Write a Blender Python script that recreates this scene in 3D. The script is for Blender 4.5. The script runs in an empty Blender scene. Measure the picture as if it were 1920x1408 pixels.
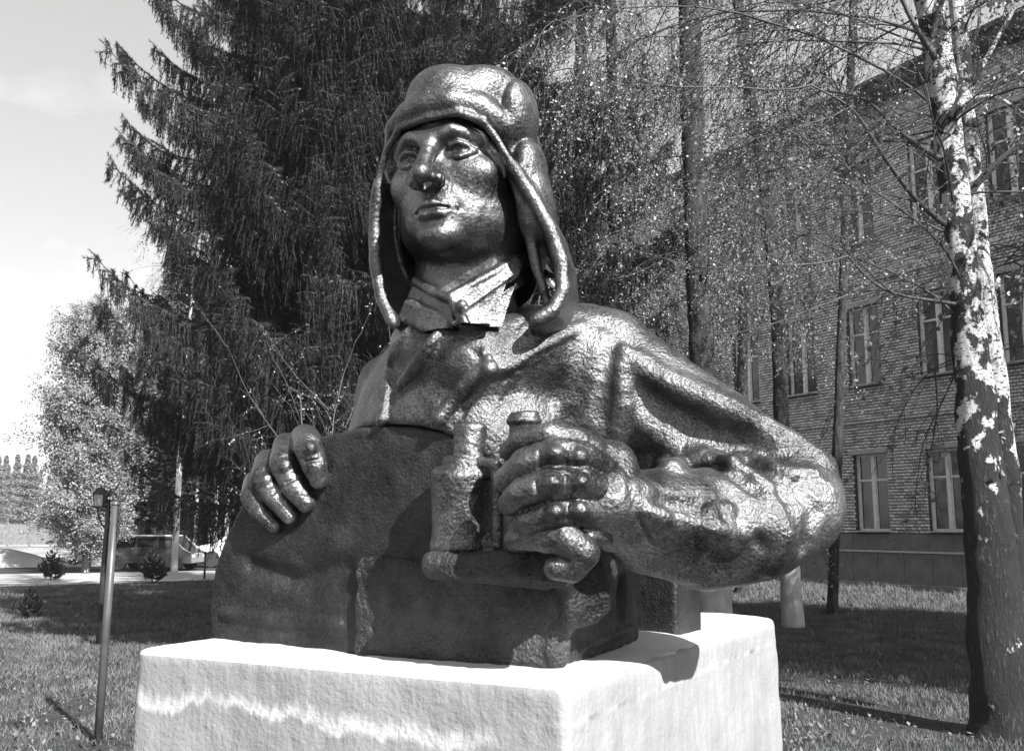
import bpy, bmesh, math, random
import numpy as np
from mathutils import Vector, Matrix, Quaternion

#@@ header
# ---------------------------------------------------------------- camera, sky, sun, exposure
S = bpy.context.scene
FPX = 1870.0
PITCH = math.atan((985 - 704) / FPX)
EYE = np.array([0, 0, 1.6])
FW = np.array([0, math.cos(PITCH), math.sin(PITCH)])
UPV = np.array([0, -math.sin(PITCH), math.cos(PITCH)])
cam = bpy.data.cameras.new('camera')
cam.sensor_width = 36.0
cam.lens = 36.0 * FPX / 1920.0
cam.clip_start = 0.05
cam.clip_end = 3000
camo = bpy.data.objects.new('camera', cam)
S.collection.objects.link(camo)
camo.location = (0, 0, 1.6)
camo.rotation_euler = (math.pi / 2 + PITCH, 0, 0)
S.camera = camo

SUN_EL = math.radians(37)
SH = np.array([0.56, -0.83]); SH /= np.linalg.norm(SH)
SUN = Vector((SH[0] * math.cos(SUN_EL), SH[1] * math.cos(SUN_EL), math.sin(SUN_EL)))
sl = bpy.data.lights.new('sun', 'SUN')
sl.energy = 5.0
sl.angle = math.radians(0.5)
sl.color = (1.0, 1.0, 1.0)
so = bpy.data.objects.new('sun', sl)
S.collection.objects.link(so)
so.rotation_euler = SUN.to_track_quat('Z', 'Y').to_euler()
so.location = (6, -10, 14)

wd = bpy.data.worlds.new('World')
S.world = wd
wd.use_nodes = True
wt = wd.node_tree
bgn = wt.nodes['Background']
sky = wt.nodes.new('ShaderNodeTexSky')
sky.sky_type = 'NISHITA'
sky.sun_disc = False
sky.sun_elevation = SUN_EL
sky.sun_rotation = math.atan2(SH[0], SH[1])
bw = wt.nodes.new('ShaderNodeRGBToBW')                     # the photograph is black and white
wt.links.new(sky.outputs[0], bw.inputs[0])
tc = wt.nodes.new('ShaderNodeTexCoord')
mp = wt.nodes.new('ShaderNodeMapping')
mp.inputs['Scale'].default_value = (1.0, 1.0, 3.2)
wt.links.new(tc.outputs['Generated'], mp.inputs[0])
cn = wt.nodes.new('ShaderNodeTexNoise')
cn.inputs['Scale'].default_value = 3.1
cn.inputs['Detail'].default_value = 9
cn.inputs['Roughness'].default_value = 0.55
wt.links.new(mp.outputs[0], cn.inputs['Vector'])
cr = wt.nodes.new('ShaderNodeValToRGB')
cr.color_ramp.elements[0].position = 0.5
cr.color_ramp.elements[1].position = 0.66
wt.links.new(cn.outputs[0], cr.inputs[0])
sx = wt.nodes.new('ShaderNodeSeparateXYZ')
wt.links.new(tc.outputs['Generated'], sx.inputs[0])
zr = wt.nodes.new('ShaderNodeMapRange')                    # clouds thicken towards the horizon
zr.inputs[1].default_value = 0.5; zr.inputs[2].default_value = 0.16
zr.inputs[3].default_value = 0.12; zr.inputs[4].default_value = 1.0
wt.links.new(sx.outputs[2], zr.inputs[0])
cm = wt.nodes.new('ShaderNodeMath'); cm.operation = 'MULTIPLY'
wt.links.new(cr.outputs[0], cm.inputs[0]); wt.links.new(zr.outputs[0], cm.inputs[1])
mixw = wt.nodes.new('ShaderNodeMix'); mixw.data_type = 'FLOAT'
wt.links.new(cm.outputs[0], mixw.inputs[0])
veil = wt.nodes.new('ShaderNodeMath'); veil.operation = 'MULTIPLY_ADD'     # thin high haze over the whole sky
wt.links.new(bw.outputs[0], veil.inputs[0]); veil.inputs[1].default_value = .9; veil.inputs[2].default_value = 2.0
wt.links.new(veil.outputs[0], mixw.inputs[2])
mixw.inputs[3].default_value = 8.0
wt.links.new(mixw.outputs[0], bgn.inputs[0])
bgn.inputs[1].default_value = 0.067

S.view_settings.view_transform = 'Standard'
S.view_settings.look = 'None'
S.view_settings.gamma = 1
S.view_settings.exposure = 1.35
S.view_settings.use_curve_mapping = False
S.render.engine = 'CYCLES'
S.cycles.max_bounces = 5
S.cycles.diffuse_bounces = 2
S.cycles.transparent_max_bounces = 8

# ---------------------------------------------------------------- helpers
rng = np.random.default_rng(7)
random.seed(7)

def W(px, py, Y):
    """the point of the place seen at this pixel of the photograph, Y metres away"""
    d = (px - 960) / FPX * np.array([1, 0, 0.]) + (704 - py) / FPX * UPV + FW
    return EYE + d * (Y / d[1])

def ground_at(px, py, z=0.0):
    d = (px - 960) / FPX * np.array([1, 0, 0.]) + (704 - py) / FPX * UPV + FW
    return EYE + d * ((z - 1.6) / d[2])

def link(o, parent=None):
    S.collection.objects.link(o)
    if parent is not None:
        o.parent = parent
    return o

def tag(o, label=None, cat=None, group=None, kind=None):
    if label: o['label'] = label
    if cat: o['category'] = cat
    if group: o['group'] = group
    if kind: o['kind'] = kind
    return o

def empty(name, loc=(0, 0, 0), rz=0.0, parent=None):
    o = bpy.data.objects.new(name, None)
    o.empty_display_size = 0.2
    o.location = loc
    o.rotation_euler = (0, 0, rz)
    return link(o, parent)

def mesh_np(name, V, Fc, mat, smooth=False, mats=None, mat_idx=None):
    """mesh from vertex array and an (n,3) or (n,4) face array"""
    V = np.asarray(V, dtype=np.float32); Fc = np.asarray(Fc, dtype=np.int32)
    me = bpy.data.meshes.new(name)
    n, k = Fc.shape
    me.vertices.add(len(V)); me.vertices.foreach_set('co', V.ravel())
    me.loops.add(n * k); me.loops.foreach_set('vertex_index', Fc.ravel())
    me.polygons.add(n)
    me.polygons.foreach_set('loop_start', np.arange(0, n * k, k, dtype=np.int32))
    if smooth: me.polygons.foreach_set('use_smooth', np.ones(n, dtype=bool))
    for m in ([mat] if mats is None else mats): me.materials.append(m)
    if mat_idx is not None: me.polygons.foreach_set('material_index', mat_idx.astype(np.int32))
    me.update(calc_edges=True)
    return me

def obj(name, me, parent=None, loc=(0, 0, 0)):
    o = bpy.data.objects.new(name, me)
    o.location = loc
    return link(o, parent)

class MB:
    """collects simple solids into ONE mesh"""
    def __init__(s): s.v = []; s.f = []; s.n = 0
    def add(s, V, Fc):
        V = np.asarray(V, float)
        s.v.append(V); s.f += [tuple(int(i) + s.n for i in q) for q in Fc]; s.n += len(V)
        return s
    def box(s, c, d, rz=0.0):
        c = np.array(c, float); d = np.array(d, float) / 2
        V = np.array([[x, y, z] for z in (-1, 1) for y in (-1, 1) for x in (-1, 1)]) * d
        if rz:
            R = np.array([[math.cos(rz), -math.sin(rz), 0], [math.sin(rz), math.cos(rz), 0], [0, 0, 1]])
            V = V @ R.T
        return s.add(V + c, [(0, 2, 3, 1), (4, 5, 7, 6), (0, 1, 5, 4), (2, 6, 7, 3), (0, 4, 6, 2), (1, 3, 7, 5)])
    def tube(s, P, Rr, k=8, caps=True):
        P = np.asarray(P, float); n = len(P)
        Rr = np.broadcast_to(np.asarray(Rr, float), (n,))
        T = np.gradient(P, axis=0); T /= np.linalg.norm(T, axis=1)[:, None] + 1e-12
        a = np.array([0, 0, 1.]) if abs(T[0][2]) < .9 else np.array([1., 0, 0])
        V = []
        for i in range(n):
            a = a - T[i] * (a @ T[i]); a /= np.linalg.norm(a) + 1e-12
            b = np.cross(T[i], a)
            t = np.arange(k) / k * 2 * math.pi
            V.append(P[i] + Rr[i] * (np.cos(t)[:, None] * a + np.sin(t)[:, None] * b))
        Fc = [(i * k + j, i * k + (j + 1) % k, (i + 1) * k + (j + 1) % k, (i + 1) * k + j) for i in range(n - 1) for j in range(k)]
        if caps: Fc += [tuple(range(k))[::-1], tuple((n - 1) * k + j for j in range(k))]
        return s.add(np.concatenate(V), Fc)
    def lathe(s, prof, k=24, c=(0, 0, 0)):
        prof = np.asarray(prof, float); t = np.arange(k) / k * 2 * math.pi
        V = np.concatenate([np.stack([r * np.cos(t), r * np.sin(t), np.full(k, z)], 1) for r, z in prof]) + np.array(c)
        n = len(prof)
        Fc = [(i * k + j, i * k + (j + 1) % k, (i + 1) * k + (j + 1) % k, (i + 1) * k + j) for i in range(n - 1) for j in range(k)]
        Fc += [tuple(range(k))[::-1], tuple((n - 1) * k + j for j in range(k))]
        return s.add(V, Fc)
    def prism(s, poly, z0, z1):
        n = len(poly)
        V = [(x, y, z0) for x, y in poly] + [(x, y, z1) for x, y in poly]
        return s.add(V, [tuple(range(n))[::-1], tuple(range(n, 2 * n))] + [(i, (i + 1) % n, n + (i + 1) % n, n + i) for i in range(n)])
    def mesh(s, name, mat, smooth=False, bevel=0.0):
        me = bpy.data.meshes.new(name)
        me.from_pydata(np.concatenate(s.v).tolist(), [], s.f)
        if bevel:
            bm = bmesh.new(); bm.from_mesh(me)
            bmesh.ops.bevel(bm, geom=list(bm.edges), offset=bevel, segments=2, affect='EDGES', profile=0.6)
            bm.to_mesh(me); bm.free()
        if smooth: me.polygons.foreach_set('use_smooth', np.ones(len(me.polygons), dtype=bool))
        me.materials.append(mat); me.update()
        return me
    def build(s, name, mat, parent=None, smooth=False, bevel=0.0):
        return obj(name, s.mesh(name, mat, smooth, bevel), parent)

# ---------------------------------------------------------------- materials
class NT:
    def __init__(s, name):
        s.m = bpy.data.materials.new(name); s.m.use_nodes = True
        s.t = s.m.node_tree; s.b = s.t.nodes['Principled BSDF']
        s.tc = s.t.nodes.new('ShaderNodeTexCoord')
    def n(s, typ, **k):
        nd = s.t.nodes.new(typ)
        for a, v in k.items():
            if a.startswith('_'): nd.inputs[int(a[1:])].default_value = v
            else: setattr(nd, a, v)
        return nd
    def l(s, a, b): s.t.links.new(a, b)
    def noise(s, scale, detail=4, rough=.55, vec=None, stretch=None, coord='Object'):
        v = vec if vec is not None else s.tc.outputs[coord]
        if stretch is not None:
            mp_ = s.n('ShaderNodeMapping'); mp_.inputs['Scale'].default_value = stretch
            s.l(v, mp_.inputs[0]); v = mp_.outputs[0]
        nd = s.n('ShaderNodeTexNoise'); nd.inputs['Scale'].default_value = scale
        nd.inputs['Detail'].default_value = detail; nd.inputs['Roughness'].default_value = rough
        s.l(v, nd.inputs['Vector']); return nd.outputs[0]
    def ramp(s, x, pts):
        nd = s.n('ShaderNodeValToRGB'); e = nd.color_ramp.elements
        while len(e) < len(pts): e.new(0.5)
        for i, (p, c) in enumerate(pts):
            e[i].position = p; e[i].color = (c, c, c, 1)
        s.l(x, nd.inputs[0]); return nd.outputs[0]
    def math(s, op, a, b=None, c=None):
        nd = s.n('ShaderNodeMath', operation=op)
        for i, x in enumerate((a, b, c)):
            if x is None: continue
            if isinstance(x, (int, float)): nd.inputs[i].default_value = x
            else: s.l(x, nd.inputs[i])
        return nd.outputs[0]
    def bump(s, h, strength=.5, dist=.01, prev=None):
        nd = s.n('ShaderNodeBump'); nd.inputs['Strength'].default_value = strength
        nd.inputs['Distance'].default_value = dist
        s.l(h, nd.inputs['Height'])
        if prev is not None: s.l(prev, nd.inputs['Normal'])
        return nd.outputs[0]
    def setb(s, col=None, rough=None, metal=None, normal=None, spec=None):
        for key, v in (('Base Color', col), ('Roughness', rough), ('Metallic', metal), ('Normal', normal), ('Specular IOR Level', spec)):
            if v is None: continue
            if isinstance(v, (int, float)):
                s.b.inputs[key].default_value = (v, v, v, 1) if key == 'Base Color' else v
            else: s.l(v, s.b.inputs[key])
        return s.m

def flat(name, c, rough=.8, metal=0.0, var=0.0, vs=20.0, bump=0.0, bs=60.0, bd=.004, spec=.3):
    t = NT(name)
    col = c if not var else t.ramp(t.noise(vs), [(.3, c * (1 - var)), (.7, c * (1 + var))])
    nm = t.bump(t.noise(bs, 5), bump, bd) if bump else None
    return t.setb(col, rough, metal, nm, spec)
#@@ header
# ---------------------------------------------------------------- sculpting: signed distances -> mesh
class Field:
    """a block of signed distances on a regular grid; solids are blended in and carved out, then skinned"""
    def __init__(s, lo, hi, h):
        s.h = h; s.lo = np.array(lo, float)
        s.n = np.ceil((np.array(hi) - s.lo) / h).astype(int) + 1
        s.d = np.full(s.n, 1.0, np.float32)
        s.ax = [(s.lo[i] + h * np.arange(s.n[i])).astype(np.float32) for i in range(3)]
    def sub(s, lo, hi):
        a = np.clip(np.floor((np.array(lo) - s.lo) / s.h).astype(int), 0, s.n - 1)
        b = np.clip(np.ceil((np.array(hi) - s.lo) / s.h).astype(int) + 1, 1, s.n)
        if (b <= a).any(): return None, None
        sl_ = tuple(slice(a[i], b[i]) for i in range(3))
        g = np.meshgrid(*[s.ax[i][sl_[i]] for i in range(3)], indexing='ij', sparse=True)
        return sl_, g
    def put(s, sl_, d, k, op):
        a = s.d[sl_]
        if op == 'cut': d = -d; a, sg = -a, -1
        else: sg = 1
        if op == 'cut':
            # smooth max(a0, -d)  == -smin(-a0, d)
            d = -d
        h_ = np.clip(0.5 + 0.5 * (d - a) / k, 0, 1)
        r = d * (1 - h_) + a * h_ - k * h_ * (1 - h_)
        s.d[sl_] = r if op != 'cut' else -r
    def carve(s, sl_, d, k):
        a = s.d[sl_]; nd = -d
        h_ = np.clip(0.5 - 0.5 * (nd - a) / k, 0, 1)
        s.d[sl_] = nd * (1 - h_) + a * h_ + k * h_ * (1 - h_)
    def _ap(s, sl_, d, k, cut):
        k = max(k, 1e-4)
        if cut: s.carve(sl_, d, k)
        else: s.put(sl_, d, k, 'add')
    def ell(s, c, r, k=.01, R=None, cut=False):
        c = np.array(c, float); r = np.array(r, float); m = r.max() + k * 1.5 + 3 * s.h
        sl_, g = s.sub(c - m, c + m)
        if sl_ is None: return
        q = [g[i] - np.float32(c[i]) for i in range(3)]
        if R is not None:
            R = np.asarray(R, np.float32)
            q = [q[0] * R[i, 0] + q[1] * R[i, 1] + q[2] * R[i, 2] for i in range(3)]
        k0 = np.sqrt(sum((q[i] / np.float32(r[i])) ** 2 for i in range(3)))
        k1 = np.sqrt(sum((q[i] / np.float32(r[i] ** 2)) ** 2 for i in range(3))) + 1e-9
        s._ap(sl_, np.where(k0 < .3, -r.min() * (1 - k0), k0 * (k0 - 1) / k1).astype(np.float32), k, cut)
    def chain(s, P, r, k=.01, cut=False, kk=None):
        P = np.asarray(P, float); r = np.broadcast_to(np.asarray(r, float), (len(P),))
        m = r.max() + k * 1.5 + 3 * s.h
        lo, hi = P.min(0) - m, P.max(0) + m
        sl_, g = s.sub(lo, hi)
        if sl_ is None: return
        best = None
        for i in range(len(P) - 1):
            a, b = P[i], P[i + 1]; ab = b - a; L = max(ab @ ab, 1e-12)
            q = [g[j] - np.float32(a[j]) for j in range(3)]
            t = np.clip((q[0] * ab[0] + q[1] * ab[1] + q[2] * ab[2]) / L, 0, 1).astype(np.float32)
            d = np.sqrt(sum((q[j] - t * np.float32(ab[j])) ** 2 for j in range(3))) - (r[i] + t * (r[i + 1] - r[i]))
            best = d if best is None else np.minimum(best, d)
        s._ap(sl_, best.astype(np.float32), k, cut)
    def box(s, c, hd, k=.01, R=None, rd=0.0, cut=False):
        c = np.array(c, float); hd = np.array(hd, float) - rd; m = np.linalg.norm(hd) + rd + k * 1.5 + 3 * s.h
        sl_, g = s.sub(c - m, c + m)
        if sl_ is None: return
        q = [g[i] - np.float32(c[i]) for i in range(3)]
        if R is not None:
            R = np.asarray(R, np.float32)
            q = [q[0] * R[i, 0] + q[1] * R[i, 1] + q[2] * R[i, 2] for i in range(3)]
        q = np.broadcast_arrays(*[abs(q[i]) - np.float32(hd[i]) for i in range(3)])
        o = np.sqrt(sum(np.maximum(x, 0) ** 2 for x in q)); i_ = np.minimum(np.maximum(np.maximum(q[0], q[1]), q[2]), 0)
        s._ap(sl_, (o + i_ - rd).astype(np.float32), k, cut)
    def prism(s, poly, axes, lo, hi, k=.01, rd=.01, cut=False):
        """polygon in the two given axes, extruded along the third between lo and hi"""
        poly = np.asarray(poly, float); i0, i1 = axes; i2 = 3 - i0 - i1
        m = k * 1.5 + 3 * s.h
        L = np.zeros(3); H = np.zeros(3)
        L[i0], L[i1], L[i2] = poly[:, 0].min() - m, poly[:, 1].min() - m, lo - m
        H[i0], H[i1], H[i2] = poly[:, 0].max() + m, poly[:, 1].max() + m, hi + m
        sl_, g = s.sub(L, H)
        if sl_ is None: return
        x, y = np.broadcast_arrays(g[i0], g[i1])
        d = np.full(x.shape, 1e9, np.float32); ins = np.zeros(x.shape, bool)
        for j in range(len(poly)):
            a, b = poly[j], poly[(j + 1) % len(poly)]; e = b - a
            wx, wy = x - a[0], y - a[1]
            t = np.clip((wx * e[0] + wy * e[1]) / (e @ e + 1e-12), 0, 1)
            d = np.minimum(d, (wx - t * e[0]) ** 2 + (wy - t * e[1]) ** 2)
            c = ((a[1] > y) != (b[1] > y)) & (x < (b[0] - a[0]) * (y - a[1]) / (b[1] - a[1] + 1e-12) + a[0])
            ins ^= c
        d2 = np.where(ins, -np.sqrt(d), np.sqrt(d)) + rd
        dz = np.abs(g[i2] - (lo + hi) / 2) - (hi - lo) / 2 + rd
        d2, dz = np.broadcast_arrays(d2, dz)
        dd = np.minimum(np.maximum(d2, dz), 0) + np.sqrt(np.maximum(d2, 0) ** 2 + np.maximum(dz, 0) ** 2) - rd
        s._ap(sl_, dd.astype(np.float32), k, cut)
    def hit(s, px, py, off=0.0, y0=2.2, y1=4.2):
        """first point of the skin met from the camera through this pixel, sunk by off"""
        Ys = np.arange(y0, y1, .004)
        P = np.array([LW(px, py, y) for y in Ys]); I_ = np.round((P - s.lo) / s.h).astype(int)
        ok = ((I_ >= 0) & (I_ < s.n)).all(1); I_ = np.clip(I_, 0, s.n - 1)
        v = np.where(ok, s.d[I_[:, 0], I_[:, 1], I_[:, 2]], 1.0); j = np.nonzero(v < 0)[0]
        Y_ = Ys[j[0]] if len(j) else 3.2
        return LW(px, py, Y_ + off), Y_
    def stroke(s, pts, k=.012, cut=False, off=0.0):
        """a ridge or groove drawn along the skin, (px, py, radius in px) per point"""
        P = []; r = []
        for i in range(len(pts) - 1):
            m = max(1, int(math.hypot(pts[i + 1][0] - pts[i][0], pts[i + 1][1] - pts[i][1]) / 14))
            for j in range(m + (i == len(pts) - 2)):
                q = [pts[i][a] + (pts[i + 1][a] - pts[i][a]) * j / m for a in range(3)]
                p, y = s.hit(q[0], q[1], off); P.append(p); r.append(q[2] * y / FPX)
        s.chain(P, r, k, cut)
    def skin(s):
        D = s.d; nx, ny, nz = D.shape
        I = D < 0
        c = np.zeros((nx - 1, ny - 1, nz - 1), np.uint8)
        for a in (0, 1):
            for b in (0, 1):
                for e in (0, 1):
                    c += I[a:nx - 1 + a, b:ny - 1 + b, e:nz - 1 + e]
        act = (c > 0) & (c < 8)
        ix, iy, iz = np.nonzero(act)
        idx = np.full(act.shape, -1, np.int32); idx[ix, iy, iz] = np.arange(len(ix))
        acc = np.zeros((len(ix), 3), np.float64); cnt = np.zeros(len(ix))
        for ax_ in range(3):
            o1, o2 = [q for q in range(3) if q != ax_]
            for a in (0, 1):
                for b in (0, 1):
                    off0 = [0, 0, 0]; off0[o1] = a; off0[o2] = b
                    off1 = list(off0); off1[ax_] = 1
                    v0 = D[ix + off0[0], iy + off0[1], iz + off0[2]]; v1 = D[ix + off1[0], iy + off1[1], iz + off1[2]]
                    m = (v0 < 0) != (v1 < 0)
                    t = np.where(m, v0 / np.where(m, v0 - v1, 1), 0)
                    p = np.tile(np.array(off0, float), (len(ix), 1)); p[:, ax_] += t
                    acc += p * m[:, None]; cnt += m
        V = (np.stack([ix, iy, iz], 1) + acc / cnt[:, None]) * s.h + s.lo
        Fs = []
        for ax_ in range(3):
            o1, o2 = [(1, 2), (2, 0), (0, 1)][ax_]
            A = np.moveaxis(I, ax_, 0)
            s0 = [slice(None)] * 3; s1 = [slice(None)] * 3
            s0[ax_] = slice(0, -1); s1[ax_] = slice(1, None)
            for q in (o1, o2): s0[q] = slice(1, -1); s1[q] = slice(1, -1)
            a0, a1 = I[tuple(s0)], I[tuple(s1)]
            for flip in (False, True):
                m = (a0 & ~a1) if not flip else (~a0 & a1)
                e = np.stack(np.nonzero(m), 1)
                for q in (o1, o2): e[:, q] += 1
                def cell(d1, d2):
                    f = e.copy(); f[:, o1] -= d1; f[:, o2] -= d2
                    return idx[f[:, 0], f[:, 1], f[:, 2]]
                q4 = [cell(0, 0), cell(1, 0), cell(1, 1), cell(0, 1)]
                if flip: q4 = q4[::-1]
                Fs.append(np.stack(q4, 1))
        return V, np.concatenate(Fs)

def vnoise(P, freq, seed=0):
    r = np.random.default_rng(seed); N = 64; T = r.random((N, N, N)).astype(np.float32) * 2 - 1
    q = np.asarray(P) * freq + 100.0; i = np.floor(q).astype(int); f_ = (q - i).astype(np.float32); f_ = f_ * f_ * (3 - 2 * f_)
    out = 0
    for a in (0, 1):
        for b in (0, 1):
            for c in (0, 1):
                w = (f_[:, 0] if a else 1 - f_[:, 0]) * (f_[:, 1] if b else 1 - f_[:, 1]) * (f_[:, 2] if c else 1 - f_[:, 2])
                out = out + w * T[(i[:, 0] + a) % N, (i[:, 1] + b) % N, (i[:, 2] + c) % N]
    return out

def vnormals(V, Fc):
    e1 = V[Fc[:, 2]] - V[Fc[:, 0]]; e2 = V[Fc[:, 3]] - V[Fc[:, 1]]
    n = np.cross(e1, e2); N = np.zeros_like(V)
    for j in range(4):
        for a in range(3): N[:, a] += np.bincount(Fc[:, j], n[:, a], len(V))
    return N / (np.linalg.norm(N, axis=1)[:, None] + 1e-12)

def relax(V, Fc, n=1):
    for _ in range(n):
        A = np.zeros_like(V); c = np.zeros(len(V))
        for j in range(4):
            for o in (1, 3):
                t = Fc[:, (j + o) % 4]
                for a in range(3): A[:, a] += np.bincount(Fc[:, j], V[t, a], len(V))
                c += np.bincount(Fc[:, j], minlength=len(V))
        V = V * .5 + .5 * A / np.maximum(c, 1)[:, None]
    return V


vnoise0 = vnoise
ST_RZ0 = math.atan2(-.733, 1.361)
#@@ env
# ---------------------------------------------------------------- ground, lawn, road
def grass_mat(name, lo, hi):
    t = NT(name)
    a = t.noise(.9, 6, .65); b = t.noise(18, 6, .7)
    col = t.ramp(t.math('ADD', t.math('MULTIPLY', a, .5), t.math('MULTIPLY', b, .5)), [(.34, lo), (.66, hi)])
    return t.setb(col, .9, 0, t.bump(b, .9, .03), .2)
M_SOIL = grass_mat('turf_soil', .015, .08)
M_ROAD = flat('pale_gravel', .34, .9, 0, .15, 3, .5, 40, .01)
M_MOUND = flat('pale_sand', .3, .95, 0, .55, .35, .6, 3, .05)

# one sheet to the horizon, finer and gently uneven near the monument
gx = np.concatenate([-np.geomspace(900, 26, 22), np.linspace(-25, 25, 101), np.geomspace(26, 900, 22)])
gy = np.concatenate([-np.geomspace(600, 11, 14), np.linspace(-10, 45, 111), np.geomspace(46, 1200, 26)])
X, Y = np.meshgrid(gx, gy, indexing='ij')
Z = np.zeros(X.size)
PTS = np.stack([X.ravel(), Y.ravel(), Z], 1)
near = np.exp(-((PTS[:, 0] / 30) ** 4)) * np.exp(-(((PTS[:, 1] - 15) / 30) ** 4))
PTS[:, 2] = -.01 * near
nx_, ny_ = len(gx), len(gy)
ii, jj = np.meshgrid(np.arange(nx_ - 1), np.arange(ny_ - 1), indexing='ij')
q = (ii * ny_ + jj).ravel()
ground = obj('ground', mesh_np('ground', PTS, np.stack([q, q + ny_, q + ny_ + 1, q + 1], 1), M_SOIL, True))
tag(ground, kind='structure')

def strip(name, mat, pts, z, kind='structure', wob=.12, n=40):
    """a flat band between two polylines given as ground points"""
    A_, B_ = [np.array(p, float) for p in pts]
    r_ = np.random.default_rng(3)
    V = []
    for i in range(n + 1):
        t_ = i / n
        for P_ in (A_, B_):
            s_ = t_ * (len(P_) - 1); k = min(int(s_), len(P_) - 2)
            p = P_[k] + (P_[k + 1] - P_[k]) * (s_ - k)
            V.append((p[0], p[1] + r_.uniform(-wob, wob), z))
    return tag(obj(name, mesh_np(name, V, [(2 * i, 2 * i + 2, 2 * i + 3, 2 * i + 1) for i in range(n)], mat)), kind=kind)
strip('road', M_ROAD, ([(-120, 12), (-34, 23.5), (-13.4, 26.9), (-9.1, 29.8), (2, 33), (6, 34)], [(-124, 19), (-40, 30), (-17.0, 33.6), (-11, 36.2), (0, 38), (6, 39)]), .006)
strip('pale_ground', M_MOUND, ([(-160, 54), (-36, 50), (-20, 47), (-14, 46)], [(-170, 97), (-50, 96), (-34, 92), (-24, 80)]), .008, n=24)
# low heaps of pale sand beyond the road
def heap(cx, cy, rx, ry, h, seed):
    r_ = np.random.default_rng(seed); n, m = 36, 12; V = []
    for j in range(m + 1):
        for i in range(n):
            a_ = i / n * 2 * math.pi; t_ = j / m
            k_ = 1 + .18 * math.sin(2 * a_ + seed) + .1 * math.sin(5 * a_ + seed * 2) + r_.uniform(-.03, .03)
            V.append((math.cos(a_) * rx * t_ * k_, math.sin(a_) * ry * t_ * k_, h * (math.cos(t_ * math.pi) * .5 + .5) + r_.uniform(-.02, .02) - .02))
    o = obj('sand_heap', mesh_np('sand_heap', V, [(j * n + i, j * n + (i + 1) % n, (j + 1) * n + (i + 1) % n, (j + 1) * n + i) for j in range(m) for i in range(n)], M_MOUND, True), None, (cx, cy, 0))
    return o
tag(heap(-20.5, 40, 3.2, 1.3, .75, 1), 'large pale sand heap beyond the road at the left edge of the picture', 'sand heap', 'sand heaps beyond the road')
tag(heap(-16.2, 41, 1.5, .8, .40, 2), 'small pale sand heap beyond the road, just left of the lamp post', 'sand heap', 'sand heaps beyond the road')

# grass blades: dense near the camera, thinner with distance
M_GR = flat('grass_blades', .11, .75, 0, .5, 2.0, 0, spec=.2)
def blades(name, n, x0, x1, y0, y1, h0, h1, seed, keep=None):
    r_ = np.random.default_rng(seed)
    y = y0 * (y1 / y0) ** (r_.random(n) ** .85); x = x0 + (x1 - x0) * r_.random(n)
    m = keep(x, y) if keep else np.ones(n, bool)
    pn = vnoise0(np.stack([x, y, x * 0], 1), 1.3, 9) + .6 * vnoise0(np.stack([x, y, x * 0], 1), 4.1, 10)
    m &= pn + r_.normal(0, .35, n) > -.35
    x, y, pn = x[m], y[m], pn[m]; n = len(x)
    h = (h0 + (h1 - h0) * r_.random(n)) * (1 + .35 * pn) * (.6 + .05 * y); a = r_.random(n) * 6.283; w = .0018 + .00032 * y
    lean = r_.normal(0, .55, (n, 2)) * h[:, None]
    c = np.stack([np.cos(a) * w, np.sin(a) * w], 1)
    B0 = np.stack([x - c[:, 0], y - c[:, 1], np.full(n, -.01)], 1); B1 = np.stack([x + c[:, 0], y + c[:, 1], np.full(n, -.01)], 1)
    T = np.stack([x + lean[:, 0], y + lean[:, 1], h], 1)
    V = np.stack([B0, B1, T], 1).reshape(-1, 3)
    return tag(obj(name, mesh_np(name, V, np.arange(3 * n).reshape(-1, 3), M_GR)), name.replace('_', ' '), 'grass', kind='stuff')
def not_road(x, y): return ~((y > 22) & (x < -8) & (y > 26.4 + (x + 13.4) * .67 - .5 * (x < -14)) & (y < 37))
inview = lambda x, y: (x > -y * .68 - 2.2) & (x < y * .68 + 1.5) & not_road(x, y) & ~((abs((x - .02) * .853 - (y - 4.0) * .522) < .8) & (abs((x - .02) * .522 + (y - 4.0) * .853) < 1.2))
g1 = blades('lawn_grass', 900000, -23, 16, 3.0, 31, .018, .045, 11, inview); g1['label'] = 'short lawn grass growing round the monument'
g2 = blades('rough_grass', 26000, 2, 16, 15, 30, .05, .10, 12, lambda x, y: inview(x, y) & (x > 2 + (y - 18) * .1) & ((x - 11.1) * .869 + (y - 24.7) * .495 < -.3) & ((x - 11.1) * .869 + (y - 24.7) * .495 > -5.5))
g2['label'] = 'taller rough grass in front of the brick building'

# last year's leaves lying in the grass
def litter(n, seed):
    r_ = np.random.default_rng(seed); y = 6.5 * (24 / 6.5) ** r_.random(n); x = -y * .55 + r_.random(n) * y * 1.1
    m = inview(x, y) & ((vnoise0(np.stack([x, y, x * 0], 1), .6, 31) + r_.normal(0, .3, n)) > .0) & not_road(x, y)
    x, y = x[m], y[m]; n = len(x); a = r_.random(n) * 6.283; s_ = r_.uniform(.012, .028, n)
    c, s2 = np.cos(a) * s_, np.sin(a) * s_; z = r_.uniform(.008, .035, n); t1 = r_.normal(0, .012, n); t2 = r_.normal(0, .012, n)
    V = np.stack([np.stack([x - c, y - s2, z + t1], 1), np.stack([x + s2 * .6, y - c * .6, z + t2], 1), np.stack([x + c, y + s2, z - t1], 1), np.stack([x - s2 * .6, y + c * .6, z + t2 * .5], 1)], 1).reshape(-1, 3)
    o = obj('fallen_leaves', mesh_np('fallen_leaves', V, np.arange(4 * n).reshape(-1, 4), flat('dry_leaf', .13, .8, 0, .5, 1.7)))
    tag(o, 'dry leaves scattered over the lawn', 'leaves', kind='stuff')
litter(9000, 8)
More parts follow.
